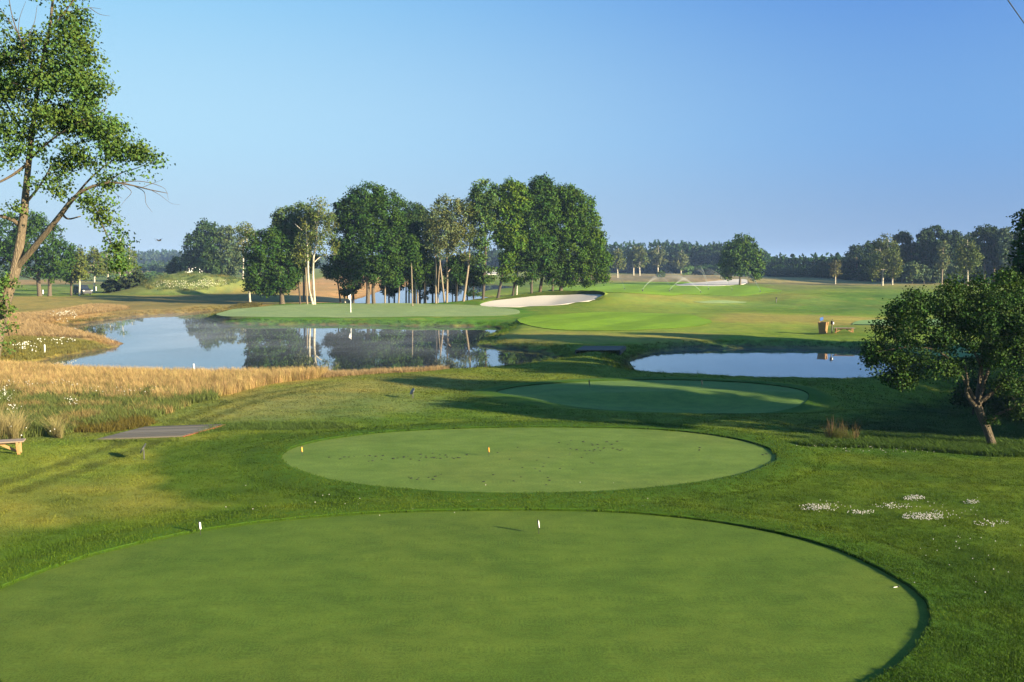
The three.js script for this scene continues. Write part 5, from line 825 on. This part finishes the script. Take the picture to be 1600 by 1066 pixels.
{ const a = plane(900, 548.5), b = plane(968, 548.5), d = plane(912, 542), al = d.clone().sub(a); bridge('shaded bluish plank bridge deck between the two ponds', a, b.clone().sub(a), al, 20, M.greyWoodDark, [M.greyWood, M.greyWoodDark]); }
{ const p = plane(1400, 920), t = thing('wooden_tee', 'small broken pale peg lying on the foreground tee near its right edge', 'golf tee', [p.x, 0.03, p.z], 0.5); const g = new THREE.CylinderGeometry(0.007, 0.004, 0.13, 8); g.rotateZ(1.5); mesh('shaft', g, M.white, t); const h = new THREE.CylinderGeometry(0.02, 0.008, 0.03, 10); h.rotateZ(1.5); h.translate(0.07, 0.004, 0); mesh('head', h, M.black, t); }
// car beyond the birches
{ const p = ground(129, 460.5), t = thing('parked_car', 'black off-roader parked behind a white birch on the far left', 'car', [p.x, height(p.x, p.z), p.z], -0.75);
  const s = new THREE.Shape(); s.moveTo(-2.25, 0.35); s.lineTo(-2.28, 0.85); s.quadraticCurveTo(-2.25, 1.05, -2.15, 1.08); s.lineTo(-2.0, 1.66); s.quadraticCurveTo(-1.95, 1.76, -1.75, 1.77); s.lineTo(0.15, 1.74); s.quadraticCurveTo(0.35, 1.72, 0.5, 1.55); s.lineTo(1.0, 1.12); s.lineTo(2.0, 1.0); s.quadraticCurveTo(2.25, 0.92, 2.28, 0.65); s.lineTo(2.25, 0.35); s.closePath();
  const body = new THREE.ExtrudeGeometry(s, { depth: 1.6, bevelEnabled: true, bevelSize: 0.08, bevelThickness: 0.1, bevelSegments: 3 }); body.translate(0, 0, -0.8);
  mesh('body', body, new THREE.MeshPhysicalMaterial({ color: tc(0.012, 0.014, 0.02), roughness: 0.55, clearcoat: 0.2 }), t);
  const glass = std({ color: tc(0.02, 0.03, 0.045), roughness: 0.1 });
  for (const z of [-0.905, 0.905]) for (const [x0, x1] of [[-1.85, -1.05], [-0.98, -0.2], [-0.13, 0.72]]) { const w = new THREE.Shape(); w.moveTo(x0, 1.12); w.lineTo(x1, 1.12); w.lineTo(x1 > 0.5 ? 0.3 : x1, 1.6); w.lineTo(x0 < -1.5 ? x0 + 0.1 : x0, 1.62); w.closePath(); const g = new THREE.ShapeGeometry(w); if (z < 0) { g.rotateY(Math.PI); g.scale(-1, 1, 1); } g.translate(0, 0, z); const q = mesh('side_window', g, std({ color: tc(0.02, 0.03, 0.045), roughness: 0.1, side: THREE.DoubleSide }), t); }
  const rear = boxG(0.02, 0.46, 1.35); rear.rotateZ(-0.25); rear.translate(-2.175, 1.37, 0); mesh('rear_window', rear, glass, t);
  const front = boxG(0.02, 0.6, 1.4); front.rotateZ(0.85); front.translate(0.84, 1.36, 0); mesh('windscreen', front, glass, t);
  for (const z of [-0.76, 0.76]) { mesh('tail_light', boxG(0.06, 0.3, 0.2, -2.35, 0.95, z, 0.02), std({ color: tc(0.5, 0.02, 0.02), roughness: 0.3 }), t); mesh('headlight', boxG(0.08, 0.16, 0.32, 2.33, 0.82, z, 0.02), M.white, t); }
  mesh('number_plate', boxG(0.02, 0.12, 0.52, -2.37, 0.78, 0), M.white, t); mesh('bumper', boxG(0.14, 0.2, 1.75, -2.34, 0.48, 0, 0.05), M.black, t);
  for (const x of [-1.4, 1.42]) for (const z of [-0.84, 0.84]) { const w = new THREE.TorusGeometry(0.26, 0.12, 10, 22); w.scale(1, 1, 0.95); w.translate(x, 0.36, z); const q = mesh('wheel', w, M.black, t); const r = rod(0.2, 0.16, 0, -0.08, 0, 16); r.rotateX(Math.PI / 2); r.translate(x, 0.36, z); mesh('rim', r, std({ color: tc(0.4, 0.4, 0.42), metalness: 0.8, roughness: 0.3 }), q); } }
// white house among the far trees
{ const D = 330, c = dep(304, 424, D), y = height(c.x, c.z), t = thing('white_house', 'small white house half hidden by the pointed dark tree', 'house', [c.x, y, c.z], 0.45);
  const wall = new THREE.Shape(); wall.moveTo(-3, -0.3); wall.lineTo(3, -0.3); wall.lineTo(3, 3); wall.lineTo(0, 5.4); wall.lineTo(-3, 3); wall.closePath(); const g = new THREE.ExtrudeGeometry(wall, { depth: 8, bevelEnabled: false }); g.translate(0, 0, -8); mesh('wall', g, M.white, t);
  for (const s of [-1, 1]) { const r = boxG(4.25, 0.18, 8.6, 0, 0, 0, 0.03); r.rotateZ(-s * 0.675); r.translate(s * 1.62, 4.22, -4); mesh('roof', r, std({ color: tc(0.16, 0.09, 0.07) }), t); }
  for (const x of [-1.4, 1.4]) { const w = mesh('window', boxG(0.95, 1.3, 0.08, x, 1.5, 0.04), M.white, t); mesh('pane', boxG(0.78, 1.12, 0.04, x, 1.5, 0.09), M.black, w); }
  const w = mesh('window', boxG(0.8, 0.9, 0.08, 0, 3.6, 0.04), M.white, t); mesh('pane', boxG(0.64, 0.74, 0.04, 0, 3.6, 0.09), M.black, w);
  for (const z of [-2, -4, -6]) { const f = mesh('window', boxG(0.08, 1.2, 1, 3.04, 1.6, z), M.white, t); mesh('pane', boxG(0.04, 1.04, 0.84, 3.09, 1.6, z), M.black, f); } }
// a bird over the left fields and the wire above the right corner
{ const p = dep(248, 376, 45), t = thing('flying_bird', 'small dark bird flying over the left fields', 'bird', p.toArray(), 1.2);
  const b = new THREE.SphereGeometry(1, 12, 8), q = b.attributes.position; for (let i = 0; i < q.count; i++) { const x = q.getX(i), k = x < -0.3 ? 0.6 + 0.5 * (1 + x) : 1; q.setXYZ(i, x * 0.13, q.getY(i) * 0.035 * k, q.getZ(i) * 0.04 * k); } b.computeVertexNormals(); mesh('body', b, M.black, t);
  const hd = new THREE.SphereGeometry(0.026, 10, 8); hd.translate(0.125, 0.014, 0); mesh('head', hd, M.black, t); const bk = new THREE.ConeGeometry(0.008, 0.03, 6); bk.rotateZ(-Math.PI / 2); bk.translate(0.16, 0.012, 0); mesh('beak', bk, M.steel, t);
  for (const s of [-1, 1]) { const w = new THREE.BoxGeometry(0.11, 0.008, 0.24, 4, 1, 6), a = w.attributes.position; for (let i = 0; i < a.count; i++) { const z = a.getZ(i) + 0.12, f = z / 0.24; a.setXYZ(i, a.getX(i) * (1 - f * 0.75) - f * 0.04 + 0.02, a.getY(i) + 0.07 * Math.sin(f * 2.0) + 0.01, s * (z + 0.02)); } w.computeVertexNormals(); mesh('wing', w, std({ color: tc(0.02, 0.02, 0.022), side: THREE.DoubleSide }), t); }
  const tl = boxG(0.1, 0.008, 0.05, -0.16, 0, 0, 0.003); mesh('tail', tl, M.black, t); }
{ const a = dep(1575, 0, 27.9), b = dep(1600, 37, 30.5), d = b.clone().sub(a).setY(0).normalize(), pts = []; for (let i = -40; i <= 60; i += 5) { const s = i / 60; pts.push(a.clone().addScaledVector(d, i).setY(a.y + 1.1 * s * s - 0.02 * i * 0)); }
  const w = mesh('overhead_wire', new THREE.TubeGeometry(new THREE.CatmullRomCurve3(pts), 80, 0.016, 5), M.black); tag(w, 'thin dark overhead wire crossing the top right corner of the sky', 'wire'); }
// sprinklers: a pop-up head and a thin arcing jet that breaks into drops
const jetMat = new THREE.MeshPhysicalMaterial({ vertexColors: true, transparent: true, roughness: 0.5, color: tc(0.9, 0.94, 1), side: THREE.DoubleSide });
[[1188, 457, 1168, 432, 'far right water jet arcing beside the lone oak', 0.9], [1107, 453, 1090, 422, 'highest water jet, left of the far bunker', 0.9], [1144, 454, 1104, 427, 'faint water jet crossing behind the far bunker', 0.5], [1095, 458, 1046, 434, 'long water jet in the middle of the crossing pair', 0.7], [1050, 454, 1030, 436, 'short water jet inside the crossing pair', 0.6], [1046, 456, 1080, 437, 'water jet thrown to the right in the crossing pair', 0.5], [1004, 456, 1036, 436, 'faint water jet thrown to the right on the left side', 0.4], [976, 453, 965, 434, 'leftmost steep water jet beside the grove', 0.75]].forEach(([x, y, tx, ty, label, al], i) => {
  const p = ground(x, y), D = -p.z, t = thing('water_sprinkler', label, 'sprinkler', [p.x, height(p.x, p.z) + 0.09, p.z]), R = random(700 + i), s = D / FOCAL, dx = (tx - x) * s, dy = (y - ty) * s, dz = (R() - 0.5) * 6;
  mesh('head', mergeGeometries([rod(0.09, 0.22).toNonIndexed(), boxG(0.12, 0.08, 0.1, 0, 0.26, 0)].map((g) => { for (const k of Object.keys(g.attributes)) if (!['position', 'normal', 'uv'].includes(k)) g.deleteAttribute(k); return g; })), M.black, t);
  const pos = [], col = [], idx = [], N = 44, S = 7;
  for (let k = 0; k <= N; k++) { const u = k / N * 1.3, cx = dx * u, cy = 0.3 + dy * (2 * u - u * u), cz = dz * u, r = 0.05 + 0.8 * u * u, a = al * 0.24 * Math.pow(1 - k / N, 1.1) / (1 + 1.2 * u); for (let q = 0; q < S; q++) { const w = q / S * 6.283; pos.push(cx + Math.cos(w) * r * 0.7, cy + Math.sin(w) * r, cz + Math.cos(w) * r); col.push(1, 1, 1, a); if (k) { const o = (k - 1) * S + q, n = (k - 1) * S + (q + 1) % S; idx.push(o, o + S, n, n, o + S, n + S); } } }
  const g = new THREE.BufferGeometry(); g.setAttribute('position', new THREE.Float32BufferAttribute(pos, 3)); g.setAttribute('color', new THREE.Float32BufferAttribute(col, 4)); g.setIndex(idx); g.computeVertexNormals(); mesh('water_jet', g, jetMat, t);
});
renderer.render(scene, camera);
